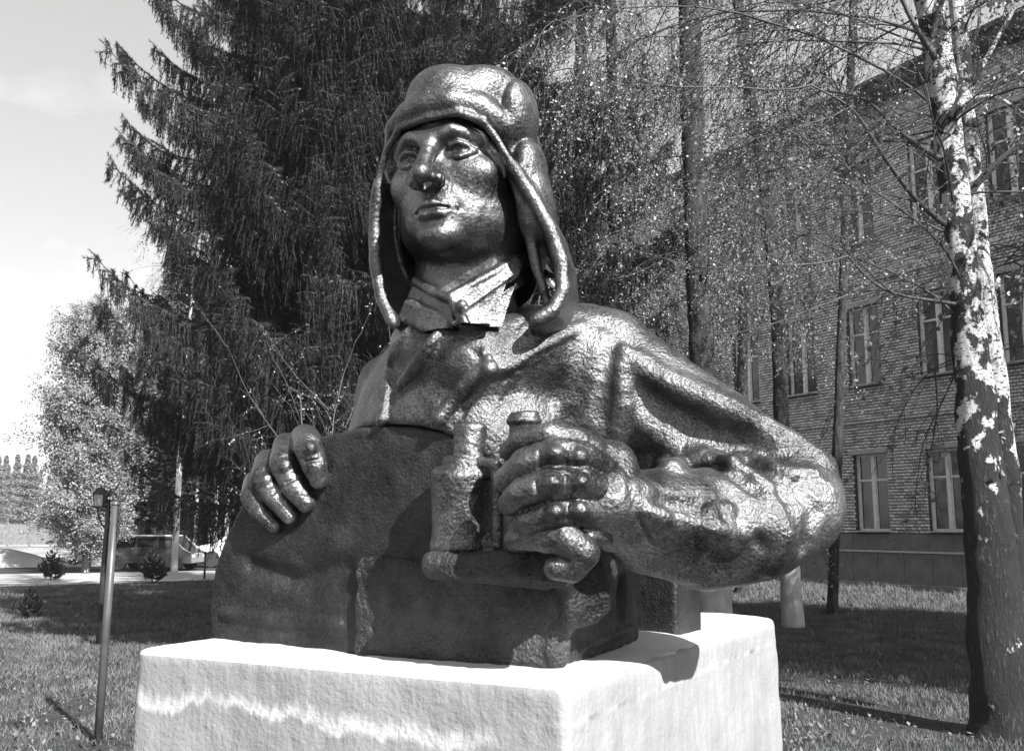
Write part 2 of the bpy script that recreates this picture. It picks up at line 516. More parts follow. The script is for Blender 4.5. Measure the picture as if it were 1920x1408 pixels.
# ---------------------------------------------------------------- whitewashed pedestal
#@@ pedestal
t = NT('whitewash')
tcO = t.tc.outputs['Object']
sx3 = t.n('ShaderNodeSeparateXYZ'); t.l(tcO, sx3.inputs[0])
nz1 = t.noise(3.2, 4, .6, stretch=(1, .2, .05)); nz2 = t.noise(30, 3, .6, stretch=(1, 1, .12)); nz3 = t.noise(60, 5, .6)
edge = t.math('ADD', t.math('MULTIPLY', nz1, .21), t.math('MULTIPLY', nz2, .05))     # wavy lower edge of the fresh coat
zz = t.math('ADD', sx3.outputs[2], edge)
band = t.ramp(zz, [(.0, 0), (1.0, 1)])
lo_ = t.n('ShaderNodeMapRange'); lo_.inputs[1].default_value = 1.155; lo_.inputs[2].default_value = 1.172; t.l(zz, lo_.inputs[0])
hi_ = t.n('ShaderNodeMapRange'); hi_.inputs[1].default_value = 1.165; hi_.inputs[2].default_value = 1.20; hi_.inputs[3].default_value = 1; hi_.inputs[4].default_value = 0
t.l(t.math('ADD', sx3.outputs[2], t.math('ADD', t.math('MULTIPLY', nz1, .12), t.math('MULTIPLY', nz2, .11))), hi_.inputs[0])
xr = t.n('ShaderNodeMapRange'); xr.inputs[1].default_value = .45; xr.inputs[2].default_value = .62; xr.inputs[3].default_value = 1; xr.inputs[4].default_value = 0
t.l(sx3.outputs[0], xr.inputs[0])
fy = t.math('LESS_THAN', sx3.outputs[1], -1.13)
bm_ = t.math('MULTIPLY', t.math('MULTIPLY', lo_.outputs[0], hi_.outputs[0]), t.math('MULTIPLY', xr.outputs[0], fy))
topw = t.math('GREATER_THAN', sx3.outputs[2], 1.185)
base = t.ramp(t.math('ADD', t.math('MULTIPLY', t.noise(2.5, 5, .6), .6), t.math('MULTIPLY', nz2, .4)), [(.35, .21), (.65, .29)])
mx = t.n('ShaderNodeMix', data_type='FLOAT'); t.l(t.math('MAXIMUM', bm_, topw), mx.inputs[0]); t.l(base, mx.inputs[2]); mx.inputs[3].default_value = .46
bmp = t.math('ADD', t.math('MULTIPLY', nz3, .5), t.math('ADD', t.math('MULTIPLY', t.noise(8, 4, .5, stretch=(1, 1, .5)), .8), t.math('MULTIPLY', nz2, .35)))
M_WH = t.setb(mx.outputs[0], .85, 0, t.bump(bmp, .45, .02), .2)
ped = empty('pedestal', (.0155, 4.02, 0), ST_RZ0)
tag(ped, 'whitewashed concrete pedestal under the dark bust', 'pedestal')
f_ = Field((-.90, -1.34, -.12), (.92, 1.34, 1.26), .0125)
def tap(z): return .018 * (1.2 - z) / 1.2
f_.prism([(-.773, -1.175), (.773, -1.175), (.775, .93), (.757, 1.03), (.705, 1.115), (.62, 1.163), (.52, 1.175), (-.773, 1.175)], (0, 1), -.1, 1.2, .004, .022)
V, Fc = f_.skin(); V = relax(V, Fc, 2); N = vnormals(V, Fc)
V = V + N * (vnoise0(V, 2.2, 3) * .012 + vnoise0(V, 9, 4) * .0045 + vnoise0(V, 30, 8) * .0018)[:, None]
sc_ = 1 + .022 * (1.2 - V[:, 2]); V[:, 0] *= sc_; V[:, 1] *= sc_
V[:, 2] -= np.where((V[:, 2] > 1.1) & (abs(V[:, 0] - .78) < .25), .012 * np.exp(-((V[:, 0] - .78) / .12) ** 2), 0)
obj('block', mesh_np('block', V, Fc, M_WH, True), ped)

# ---------------------------------------------------------------- lamp post, chain post, stakes
#@@ furniture
M_GREY = flat('grey_enamel_paint', .075, .45, .2, .25, 9, .3, 40, .004, .5)
M_DK = flat('dark_iron_paint', .035, .5, .3, .3, 12, .3, 50, .003, .5)
M_GLASS = flat('lantern_glass', .35, .15, 0, spec=.6)
pb = np.array([-3.104, 7.795])
t_ = empty('chain_post', (pb[0], pb[1], 0))
tag(t_, 'grey steel post with hook and short hanging chain, left of the bust', 'post')
MB().tube([(0, 0, -.1), (.015, 0, .9), (.03, 0, 1.76)], [.031, .030, .029], 16).build('pole', M_GREY, t_, True)
MB().lathe([(.032, 1.755), (.033, 1.765), (.026, 1.785), (.0, 1.79)], 16, (.03, 0, 0)).build('cap', M_GREY, t_, True)
hk = [(.03, 0, 1.77), (.0, 0, 1.83), (.02, 0, 1.88), (.05, 0, 1.93), (.09, 0, 1.88), (.11, 0, 1.83), (.09, 0, 1.79), (.06, 0, 1.785)]
MB().tube(hk, .008, 8).build('hook', M_DK, t_, True)
for k in range(9):
    a_ = np.arange(11) / 10 * 2 * math.pi; c_ = np.cos(a_) * .010; s_ = np.sin(a_) * .019
    z0 = 1.76 - k * .028
    P_ = np.stack([.078 + (c_ if k % 2 else 0 * c_), (-.035 + (0 * c_ if k % 2 else c_)), z0 + s_], 1)
    MB().tube(P_, .0036, 6, False).build('chain_link', M_DK, t_, True)
lb = np.array([-5.57, 13.84])
t_ = empty('lamp_post', (lb[0], lb[1], 0))
tag(t_, 'dark lamp post with a square lantern behind the grey hook post', 'lamp post')
MB().tube([(0, 0, -.1), (0, 0, 1.0), (.015, 0, 1.72), (.02, 0, 1.95)], [.042, .038, .032, .022], 12).build('pole', M_DK, t_, True)
MB().tube([(.0, 0, 1.55), (-.06, 0, 1.62), (-.11, 0, 1.72), (-.13, 0, 1.82)], .014, 8).build('bracket', M_DK, t_, True)
lo = MB(); cx = -.10
for a_ in (-1, 1):
    for b_ in (-1, 1): lo.tube([(cx + a_ * .055, b_ * .055, 1.86), (cx + a_ * .075, b_ * .075, 2.03)], .008, 4)
lo.box((cx, 0, 1.85), (.13, .13, .02))
fr = lo.build('lantern_frame', M_DK, t_)
MB().add([(cx - .1, -.1, 2.03), (cx + .1, -.1, 2.03), (cx + .1, .1, 2.03), (cx - .1, .1, 2.03), (cx - .04, -.04, 2.10), (cx + .04, -.04, 2.10), (cx + .04, .04, 2.10), (cx - .04, .04, 2.10), (cx, 0, 2.14)],
         [(3, 2, 1, 0), (0, 1, 5, 4), (1, 2, 6, 5), (2, 3, 7, 6), (3, 0, 4, 7), (4, 5, 8), (5, 6, 8), (6, 7, 8), (7, 4, 8)]).build('lantern_roof', M_DK, t_)
for k in range(4):
    a_ = k * math.pi / 2; c_, s_ = math.cos(a_), math.sin(a_)
    R2 = lambda u, v, z: (cx + c_ * u - s_ * v, s_ * u + c_ * v, z)
    MB().add([R2(-.05, -.056, 1.865), R2(.05, -.056, 1.865), R2(.068, -.073, 2.02), R2(-.068, -.073, 2.02), R2(-.05, -.053, 1.865), R2(.05, -.053, 1.865), R2(.068, -.070, 2.02), R2(-.068, -.070, 2.02)],
             [(0, 1, 2, 3), (7, 6, 5, 4), (0, 4, 5, 1), (1, 5, 6, 2), (2, 6, 7, 3), (3, 7, 4, 0)]).build('pane', M_GLASS, fr)
for (px, py, h, lab) in ((383, 1086, .75, 'thin dark stake by the road edge next to the hatch plate'), (352, 1066, .5, 'thin dark stake beyond the road, near the white car')):
    g = ground_at(px, py)
    o = empty('stake', (g[0], g[1], 0)); tag(o, lab, 'stake')
    MB().tube([(0, 0, -.05), (0, 0, h)], [.035, .03], 8).build('rod', M_DK, o, True)
    MB().lathe([(.0, h - .02), (.055, h), (.055, h + .05), (.0, h + .09)], 10).build('knob', M_DK, o, True)

# far pale board fence and a sheared hedge
M_BOARD = flat('bleached_boards', .16, .8, 0, .3, 4)
o = empty('board_fence', (-62, 75, 0)); tag(o, 'long low pale board fence below the far forest', 'fence')
for k in range(32):
    MB().box((-9 + k * 1.6 + .75, 0, .95 + .02 * math.sin(k * 2.1)), (1.5, .05, 1.5)).build('panel', M_BOARD, o)
    MB().box((-9 + k * 1.6 - .03, 0, .9), (.1, .12, 1.8)).build('post', M_BOARD, o)
M_LT = flat('white_plaster', .7, .8)
#@@ building
# ---------------------------------------------------------------- three storey brick building
bd = np.array([-.495, .8689]); BA = np.array([11.1316, 24.7169])
# local frame: x runs away along the facade, y out of the wall towards the lawn
bl_ = empty('brick_building', (BA[0], BA[1], 0), math.atan2(bd[1], bd[0]))
tag(bl_, 'three storey brick building with rows of divided windows behind the birches', 'building')
# local +y is 90 degrees left of x: (-.8689,-.495), which faces the lawn
M_MORT = flat('mortar', .05, .95, 0, .3, 8)
M_BK = [flat('brick_' + nm_, c, .85, 0, .3, 18, .3, 60, .004) for nm_, c in (('pale', .74), ('mid', .60), ('dark', .40))]
M_PL = flat('grey_plinth_render', .17, .85, 0, .22, 3, .3, 30, .004)
M_SILL = flat('sheet_metal_sill', .5, .5, .1, .2, 6)
M_FRM = flat('painted_window_wood', .8, .6, 0, .15, 10)
M_RF = flat('dark_roof_metal', .06, .6, .2, .3, 6)
t = NT('window_glass'); M_GL = t.setb(.012, .06, 0, None, .8)
M_CUR = flat('net_curtain', .38, .9, 0, .25, 3)
M_RM = flat('dark_room', .03, .95)
S0, S1, ZP, ZT = -7.5, 14.6, 1.39, 13.25
wins = []
for k in range(-3, 6):
    for r_, (z0, z1) in enumerate(((1.46, 3.52), (5.42, 7.62), (9.42, 11.72))):
        wins.append((-.06 + 2.335 * k, 1.06 + 2.335 * k, z0, z1))
# wall core: slabs round the openings, so that the windows are real recesses
mb = MB(); xs = sorted(set([S0, S1] + [w[0] for w in wins] + [w[1] for w in wins])); D0, D1 = -.42, -.02
zs = [ZP, 1.46, 3.52, 5.42, 7.62, 9.42, 11.72, ZT]
for i in range(len(xs) - 1):
    op = any(abs(xs[i] - w[0]) < 1e-6 for w in wins)
    if not op: mb.box(((xs[i] + xs[i + 1]) / 2, (D0 + D1) / 2, (ZP + ZT) / 2), (xs[i + 1] - xs[i], D1 - D0, ZT - ZP))
    else:
        for a_, b_ in ((ZP, 1.46), (3.52, 5.42), (7.62, 9.42), (11.72, ZT)):
            mb.box(((xs[i] + xs[i + 1]) / 2, (D0 + D1) / 2, (a_ + b_) / 2), (xs[i + 1] - xs[i], D1 - D0, b_ - a_))
mb.build('wall', M_MORT, bl_)
mb = MB().box(((S0 + S1) / 2, -6.2, 6.9), (S1 - S0 - .1, 11.5, 13.0)); mb.build('rear_wing', M_RM, bl_)
# bricks, course by course
BL, BH, GP = .148, .066, .0165
r_ = np.random.default_rng(21); C_ = []
zc = ZP + .045; row = 0
while zc < ZT - .05:
    x = S0 + (BL + GP) / 2 * (row % 2)
    n_ = int((S1 - x) / (BL + GP)); xc = x + BL / 2 + np.arange(n_) * (BL + GP)
    for c in xc: C_.append((c, zc))
    zc += BH + GP; row += 1
C_ = np.array(C_)
x0 = C_[:, 0] - BL / 2; x1 = C_[:, 0] + BL / 2
keep = np.ones(len(C_), bool)
for a_, b_, z0, z1 in wins:
    zin = (C_[:, 1] + BH / 2 > z0) & (C_[:, 1] - BH / 2 < z1)
    inside = zin & (x0 > a_ - .02) & (x1 < b_ + .02); keep &= ~inside
    m = zin & ~inside & (x0 < a_) & (x1 > a_); x1[m] = a_
    m = zin & ~inside & (x0 < b_) & (x1 > b_); x0[m] = b_
keep &= (x1 - x0) > .05
# band courses stand proud above each storey
proud = ((C_[:, 1] > 4.35) & (C_[:, 1] < 4.5)) | ((C_[:, 1] > 8.25) & (C_[:, 1] < 8.48)) | ((C_[:, 1] > 12.6) & (C_[:, 1] < 12.75))
yo = np.where(proud, .07, .0) + r_.uniform(-.003, .003, len(C_))
mi = r_.choice([0, 1, 2], len(C_), p=[.35, .45, .2])
x0, x1, zc_, yo, mi = x0[keep], x1[keep], C_[keep, 1], yo[keep], mi[keep]
def brick_arrays(x0, x1, z, yo):
    n = len(x0); V = np.zeros((n, 8, 3)); ch = .006
    for j, (sx_, sz_) in enumerate(((0, -1), (1, -1), (1, 1), (0, 1))):
        xb = x1 if sx_ else x0
        V[:, j, 0] = xb; V[:, j, 1] = -.03; V[:, j, 2] = z + sz_ * BH / 2
        V[:, 4 + j, 0] = xb + (-ch if sx_ else ch); V[:, 4 + j, 1] = yo; V[:, 4 + j, 2] = z + sz_ * (BH / 2 - ch)
    F0 = np.array([(4, 7, 6, 5), (0, 4, 5, 1), (1, 5, 6, 2), (2, 6, 7, 3), (3, 7, 4, 0)])
    return V.reshape(-1, 3), (np.arange(n)[:, None, None] * 8 + F0).reshape(-1, 4)
# the 300 bricks that show largest: those nearest the camera in clear view between the trunk and the arm
vis = (x0 > 1.1) & (x1 < 2.34) & (zc_ < 3.2) & (zc_ > 1.4)
vis |= (x0 > -.06) & (x1 < 1.1) & (zc_ < 4.9) & (zc_ > 3.6)
ids = np.nonzero(vis)[0][:290]
rest = np.ones(len(x0), bool); rest[ids] = False
V, Fc = brick_arrays(x0[rest], x1[rest], zc_[rest], yo[rest])
br = obj('brickwork', mesh_np('brickwork', V, Fc, None, mats=M_BK, mat_idx=np.repeat(mi[rest], 5)), bl_)
tag(br, kind='stuff')
cache = {}
for i in ids:
    w_ = round(x1[i] - x0[i], 3); key = (w_, int(mi[i]))
    if key not in cache:
        V, Fc = brick_arrays(np.array([-w_ / 2]), np.array([w_ / 2]), np.array([0.]), np.array([0.]))
        cache[key] = mesh_np('brick', V, Fc, M_BK[key[1]])
    o = obj('brick', cache[key], bl_, ((x0[i] + x1[i]) / 2, yo[i], zc_[i]))
# side walls of the building (plain, seen only from the side)
MB().box((S0 - .05, -6.1, 7), (.1, 12, 11.2)).build('gable_wall', M_BK[1], bl_)
MB().box((S1 + .05, -6.1, 7), (.1, 12, 11.2)).build('gable_wall', M_BK[1], bl_)
# plinth: upper course, ledge, lower panels
n_ = 14; w_ = (S1 - S0) / n_
pm = MB().box((0, 0, 0), (w_ - .012, .42, .42)).mesh('plinth_panel', M_PL, bevel=.008)
for k in range(n_): obj('plinth_panel', pm, bl_, (S0 + (k + .5) * w_, -.19, 1.17))
n_ = 26; w_ = (S1 - S0) / n_
pm = MB().box((0, 0, 0), (w_ - .014, .42, .98)).mesh('plinth_panel', M_PL, bevel=.008)
for k in range(n_): obj('plinth_panel', pm, bl_, (S0 + (k + .5) * w_, -.16, .40))
MB().box(((S0 + S1) / 2, -.05, .925), (S1 - S0, .28, .05)).build('ledge', M_SILL, bl_)
MB().box(((S0 + S1) / 2, .36, .045), (S1 - S0, .7, .15)).build('blind_area', M_PL, bl_)
# eaves and roof
MB().box(((S0 + S1) / 2, .16, ZT + .09), (S1 - S0 + .6, 1.1, .18)).build('eaves', M_RF, bl_)
MB().prism([(0, 0), (1, 0), (1, 1), (0, 1)], 0, 1)
MB().add([(S0 - .3, .85, ZT + .183), (S1 + .3, .85, ZT + .183), (S1 + .3, .85, ZT + .30), (S0 - .3, .85, ZT + .30), (S1 + .3, -12.5, ZT + .183), (S0 - .3, -12.5, ZT + .183), (S0 + 4, -6, ZT + 2.4), (S1 - 4, -6, ZT + 2.4)],
         [(0, 1, 2, 3), (3, 2, 7, 6), (5, 0, 3), (1, 4, 2), (3, 6, 5), (2, 4, 7), (4, 5, 6, 7), (0, 5, 4, 1)]).build('roof', M_RF, bl_)
# windows
def make_window(w, h, variant):
    """returns meshes keyed by part name"""
    fr = MB(); t_ = .055; yd = -.17
    for c, d in (((w / 2, yd, t_ / 2), (w, .09, t_)), ((w / 2, yd, h - t_ / 2), (w, .09, t_))): fr.box(c, d)
    for xx in (t_ / 2, w - t_ / 2): fr.box((xx, yd, h / 2), (t_, .09, h - 2 * t_))
    fr.box((w * .5, yd + .012, h / 2), (.10, .085, h - 2 * t_))
    zt = h * .66
    for a_, b_ in ((t_, w * .5 - .05), (w * .5 + .05, w - t_)):
        fr.box(((a_ + b_) / 2, yd, zt), (b_ - a_, .075, .05))
        for z0, z1 in ((t_, zt - .025), (zt + .025, h - t_)):
            for xx in (a_ + .0175, b_ - .0175): fr.box((xx, yd - .004, (z0 + z1) / 2), (.035, .06, z1 - z0))
    return fr
wm = {}
for h_ in (2.06, 2.2, 2.3):
    wm[h_] = make_window(1.12, h_, 0).mesh('frame', M_FRM)
def pane_mesh(w, h): return MB().box((0, 0, 0), (w, .006, h)).mesh('pane', M_GL)
pmz = {}
r_ = random.Random(5)
for a_, b_, z0, z1 in wins:
    h = round(z1 - z0, 2); w = b_ - a_
    wo = obj('window', wm[h], bl_, (a_, 0, z0))
    zt = h * .66
    for (xa, xb) in ((.09, w * .5 - .085), (w * .5 + .085, w - .09)):
        for (za, zb) in ((.055, zt - .025), (zt + .025, h - .055)):
            key = (round(xb - xa, 3), round(zb - za, 3))
            if key not in pmz: pmz[key] = pane_mesh(*key)
            p = obj('pane', pmz[key], wo, ((xa + xb) / 2, -.175, (za + zb) / 2))
            p.rotation_euler = (r_.uniform(-.006, .006), 0, r_.uniform(-.006, .006))
    MB().box((w / 2, .045, -.015), (w + .16, .30, .03)).build('sill', M_SILL, wo)
    # pleated curtain behind part of the glass
    if r_.random() < .75:
        cv = []; side = r_.random() < .5; xa, xb = (.06, w * r_.uniform(.3, .5)) if side else (w * r_.uniform(.5, .7), w - .06)
        n_ = 40
        for i in range(n_ + 1):
            xx = xa + (xb - xa) * i / n_; yy = -.30 + .025 * math.sin(i * 1.7)
            cv += [(xx, yy, .06), (xx, yy, h - .06)]
        cme = mesh_np('curtain', cv, [(2 * i, 2 * i + 2, 2 * i + 3, 2 * i + 1) for i in range(n_)], M_CUR, True)
        obj('curtain', cme, wo)
# lintels: a dark band of bricks on edge over each opening
lm = MB().box((0, 0, 0), (1.36, .05, .13)).mesh('lintel', M_BK[2], bevel=.006)
for a_, b_, z0, z1 in wins: obj('lintel', lm, bl_, ((a_ + b_) / 2, .012, z1 + .075))
# downpipe and a potted plant behind one ground floor window
#@@ trees
# ---------------------------------------------------------------- tree tools
def tubes(P, R, k=3):
    """n polylines of m points each -> one triangle/quad set"""
    P = np.asarray(P, float); n, m, _ = P.shape; R = np.broadcast_to(np.asarray(R, float), (n, m))
    T = np.gradient(P, axis=1); T /= np.linalg.norm(T, axis=2, keepdims=True) + 1e-9
    ref = np.where(abs(T[..., 2:3]) < .85, np.array([0, 0, 1.]), np.array([1., 0, 0]))
    A_ = np.cross(T, ref); A_ /= np.linalg.norm(A_, axis=2, keepdims=True) + 1e-9
    B_ = np.cross(T, A_)
    t = np.arange(k) / k * 2 * math.pi
    V = P[:, :, None, :] + R[:, :, None, None] * (np.cos(t)[:, None] * A_[:, :, None, :] + np.sin(t)[:, None] * B_[:, :, None, :])
    base = (np.arange(n)[:, None, None] * m + np.arange(m - 1)[None, :, None]) * k + np.arange(k)[None, None, :]
    b2 = (np.arange(n)[:, None, None] * m + np.arange(m - 1)[None, :, None]) * k + (np.arange(k)[None, None, :] + 1) % k
    return V.reshape(-1, 3), np.stack([base, b2, b2 + k, base + k], -1).reshape(-1, 4)

def leaf_quads(C, size, r_, updown=0.0):
    n = len(C); a = r_.normal(size=(n, 3)); a[:, 2] -= updown; a /= np.linalg.norm(a, axis=1)[:, None]
    b = np.cross(a, r_.normal(size=(n, 3))); b /= np.linalg.norm(b, axis=1)[:, None] + 1e-9
    s_ = (size * r_.uniform(.6, 1.3, n))[:, None]
    V = np.stack([C, C + a * s_ * .5 + b * s_ * .36, C + a * s_, C + a * s_ * .5 - b * s_ * .36], 1).reshape(-1, 3)
    return V, np.arange(4 * n).reshape(-1, 4)

class PM:
    def __init__(s): s.v = []; s.f = []; s.m = []; s.n = 0
    def add(s, VF, mi):
        V, F_ = VF; s.v.append(V); s.f.append(F_ + s.n); s.m.append(np.full(len(F_), mi)); s.n += len(V)
    def mesh(s, name, mats): return mesh_np(name, np.concatenate(s.v), np.concatenate(s.f), None, mats=mats, mat_idx=np.concatenate(s.m), smooth=False)

def arc(p0, d0, length, m, droop, r_, wig=.08, lift=0.0):
    """curving polylines: start points (n,3), directions (n,3)"""
    n = len(p0); P = np.zeros((n, m, 3)); P[:, 0] = p0; d = d0.copy()
    st = (np.asarray(length) / (m - 1)).reshape(-1, 1)
    for j in range(1, m):
        d = d + r_.normal(0, wig, (n, 3)); d[:, 2] += (-droop + lift * (j / m) ** 2)
        d /= np.linalg.norm(d, axis=1)[:, None]
        P[:, j] = P[:, j - 1] + d * st
    return P

def pick(P, idx, t):
    """points and tangents at parameter t on polylines P[idx]"""
    m = P.shape[1]; s_ = t * (m - 1); k = np.minimum(s_.astype(int), m - 2); f = (s_ - k)[:, None]
    a, b = P[idx, k], P[idx, k + 1]; d = b - a
    return a + d * f, d / (np.linalg.norm(d, axis=1)[:, None] + 1e-9)

def birch_branch(seed, Lb=3.0, nsec=16, nter=5, leaf=.034, lpt=7, mats=None, droop=.20, thick=.016, name='branch', secdroop=.16):
    r_ = np.random.default_rng(seed); pm = PM()
    main = arc(np.zeros((1, 3)), np.array([[.9, 0, .45]]) / 1.006, [Lb], 12, droop * .45, r_, .07)
    pm.add(tubes(main, np.linspace(thick, thick * .22, 12)[None], 4), 0)
    t = r_.uniform(.15, 1, nsec); p, d = pick(main, np.zeros(nsec, int), t)
    sd = d + r_.normal(0, .75, (nsec, 3)); sd /= np.linalg.norm(sd, axis=1)[:, None]
    sec = arc(p, sd, Lb * r_.uniform(.22, .5, nsec), 9, secdroop, r_, .10)
    pm.add(tubes(sec, np.linspace(thick * .42, thick * .14, 9)[None], 3), 0)
    nt = nsec * nter; idx = np.repeat(np.arange(nsec), nter); t = r_.uniform(.2, 1, nt); p, d = pick(sec, idx, t)
    td = d + r_.normal(0, .6, (nt, 3)); td /= np.linalg.norm(td, axis=1)[:, None]
    ter = arc(p, td, r_.uniform(.25, .75, nt) * Lb / 3, 6, .22, r_, .10)
    pm.add(tubes(ter, np.linspace(thick * .17, thick * .10, 6)[None], 3), 0)
    nl = nt * lpt; idx = np.repeat(np.arange(nt), lpt); p, d = pick(ter, idx, r_.uniform(.1, 1, nl))
    pm.add(leaf_quads(p, np.full(nl, leaf), r_, .4), 1)
    nl = nsec * lpt; idx = np.repeat(np.arange(nsec), lpt); p, d = pick(sec, idx, r_.uniform(.3, 1, nl))
    pm.add(leaf_quads(p, np.full(nl, leaf), r_, .4), 1)
    return pm.mesh(name, mats)

def spruce_branch(seed, Lb=3.0, mats=None, hang=.5, dens=1.0, nn=16, nl=.055):
    """dips, then turns up at the tip; side twigs and a curtain of hanging twigs, all set with needles"""
    r_ = np.random.default_rng(seed); pm = PM(); M = 16
    s_ = np.linspace(0, 1, M)
    z = -.13 * Lb * np.sin(s_ * math.pi * .72) + .30 * Lb * s_ ** 3.4
    y = .03 * Lb * np.cumsum(r_.normal(0, .22, M)) / 2
    main = np.stack([s_ * Lb * .97, y, z], 1)[None]
    pm.add(tubes(main, np.linspace(.022, .005, M)[None], 4), 0)
    # side twigs in the plane of the branch
    ns = int(30 * dens * Lb / 3); t = np.sort(r_.uniform(.12, .98, ns)); p, d = pick(main, np.zeros(ns, int), t)
    sg = np.where(np.arange(ns) % 2, 1., -1.); ln = Lb * .27 * (1.05 - t) ** .6 * r_.uniform(.6, 1.15, ns) + .06
    sd = d * .8 + np.stack([np.zeros(ns), sg, r_.normal(0, .12, ns)], 1); sd /= np.linalg.norm(sd, axis=1)[:, None]
    side = arc(p, sd, ln, 7, .07, r_, .05)
    pm.add(tubes(side, np.linspace(.007, .003, 7)[None], 3), 0)
    # hanging twigs from main and side twigs
    nh = int(34 * dens * Lb / 3); t = r_.uniform(.10, .9, nh); p1, d1 = pick(main, np.zeros(nh, int), t)
    k = 5; idx = np.repeat(np.arange(ns), k); t2 = r_.uniform(.25, 1, ns * k); p2, d2 = pick(side, idx, t2)
    pp = np.concatenate([p1, p2]); tt = np.concatenate([t, t[r_.integers(0, nh, ns * k)]])
    tt = np.clip(pp[:, 0] / (Lb * .97), 0, 1)
    hl = hang * Lb / 3 * (1 - tt ** 2.2 * .85) * r_.uniform(.35, 1.1, len(pp)) + .05
    hd = np.stack([r_.normal(.10, .12, len(pp)), r_.normal(0, .16, len(pp)), np.full(len(pp), -1.)], 1)
    hd /= np.linalg.norm(hd, axis=1)[:, None]
    hang_ = arc(pp, hd, hl, 6, .04, r_, .05)
    pm.add(tubes(hang_, np.linspace(.004, .002, 6)[None], 3), 0)
    def needles(P, per, ln_):
        n = len(P); c = np.maximum(1, per).astype(int); idx = np.repeat(np.arange(n), c); q = len(idx)
        p, d = pick(P, idx, r_.uniform(0, 1, q))
        s = np.cross(d, r_.normal(size=(q, 3))); s /= np.linalg.norm(s, axis=1)[:, None] + 1e-9
        a = s * .8 + d * .65; L_ = (ln_ * r_.uniform(.7, 1.3, q))[:, None]; w = np.cross(a, d); w /= np.linalg.norm(w, axis=1)[:, None] + 1e-9
        V = np.stack([p + w * .0055, p - w * .0055, p + a * L_], 1).reshape(-1, 3)
        T_ = np.arange(3 * q).reshape(-1, 3); return V, np.concatenate([T_, T_[:, 2:3]], 1)
    nd = [needles(hang_, hl * nn * 6.5 / .5 * .5, nl), needles(side, ln * nn * 9, nl), needles(main[:, 4:], np.array([Lb * 70]), nl)]
    v0 = pm
    tri = [(V, F_[:, :3]) for V, F_ in nd]
    me_v = np.concatenate(v0.v + [V for V, _ in tri]); nq = np.concatenate(v0.f)
    # one mesh of triangles only
    tq = np.concatenate([nq[:, [0, 1, 2]], nq[:, [0, 2, 3]]]); off = v0.n; ft = [tq]
    for V, F_ in tri: ft.append(F_ + off); off += len(V)
    mi = np.concatenate([np.zeros(len(tq)), np.ones(sum(len(F_) for _, F_ in tri))])
    return mesh_np('branch', me_v, np.concatenate(ft), None, mats=mats, mat_idx=mi)

def bark(name, kind, bias=0.0):
    t = NT(name)
    if kind == 'birch':
        # white paper bark with dark diamond scars and lenticels; rougher and darker towards the foot
        sxz = t.n('ShaderNodeSeparateXYZ'); t.l(t.tc.outputs['Object'], sxz.inputs[0])
        a = t.noise(7, 6, .62, stretch=(1, 1, .8)); b = t.noise(26, 5, .6, stretch=(1, 1, 2.6)); c = t.noise(3.2, 3, .5)
        f = t.noise(22, 6, .7, stretch=(1.6, 1.6, .4))
        ag = t.n('ShaderNodeMapRange'); ag.inputs[1].default_value = 3.0; ag.inputs[2].default_value = 1.1; ag.inputs[3].default_value = bias; ag.inputs[4].default_value = bias + .13
        t.l(sxz.outputs[2], ag.inputs[0])
        big = t.ramp(t.math('SUBTRACT', t.math('ADD', t.math('MULTIPLY', a, .65), t.math('MULTIPLY', c, .35)), ag.outputs[0]), [(.42, 0), (.455, 1)])
        ln = t.ramp(b, [(.36, 0), (.43, 1)])
        fi = t.ramp(f, [(.42, .0), (.5, 1)])
        mk = t.math('MULTIPLY', t.math('MULTIPLY', big, ln), 1.0)
        col = t.ramp(t.math('MULTIPLY', mk, t.math('ADD', .8, t.math('MULTIPLY', t.noise(15, 4), .3))), [(0.02, .015), (.3, .05), (.7, .34), (1, .50)])
        fs = t.ramp(f, [(.54, 0), (.70, .09)])
        col = t.math('MAXIMUM', col, fs)
        h = t.math('ADD', t.math('MULTIPLY', mk, .7), t.math('MULTIPLY', f, 1.3))
        return t.setb(col, .7, 0, t.bump(h, .9, .03), .3)
    if kind == 'white':
        a = t.noise(8, 5, .6, stretch=(1, 1, .4))
        return t.setb(t.ramp(a, [(.3, .27), (.6, .40)]), .85, 0, t.bump(a, .5, .03), .2)
    a = t.noise(9, 7, .7, stretch=(1.3, 1.3, .35)); b = t.noise(40, 4, .6)
    col = t.ramp(a, [(.35, .015), (.6, .06), (.75, .12)])
    return t.setb(col, .9, 0, t.bump(t.math('ADD', a, t.math('MULTIPLY', b, .3)), 1.0, .06), .2)
M_BIRCH = bark('birch_bark', 'birch', .015); M_BIRCHD = bark('scarred_birch_bark', 'birch', .055); M_BARK = bark('rough_bark', 'dark'); M_WWASH = bark('whitewashed_bark', 'white')
M_TWIG = flat('birch_twig', .05, .6, 0, .3, 6, spec=.4)
M_LEAF = flat('young_leaf', .20, .45, 0, .4, 3, spec=.5)
M_LEAF2 = flat('pale_young_leaf', .22, .6, 0, .3, 1.5, spec=.4)
M_SPT = flat('spruce_twig', .07, .7)
t = NT('spruce_needles'); M_SPN = t.setb(t.ramp(t.noise(1.6, 4, .6), [(.3, .012), (.7, .045)]), .45, 0, None, .45)
M_FAR = flat('far_foliage', .2, .9, 0, .4, .6)

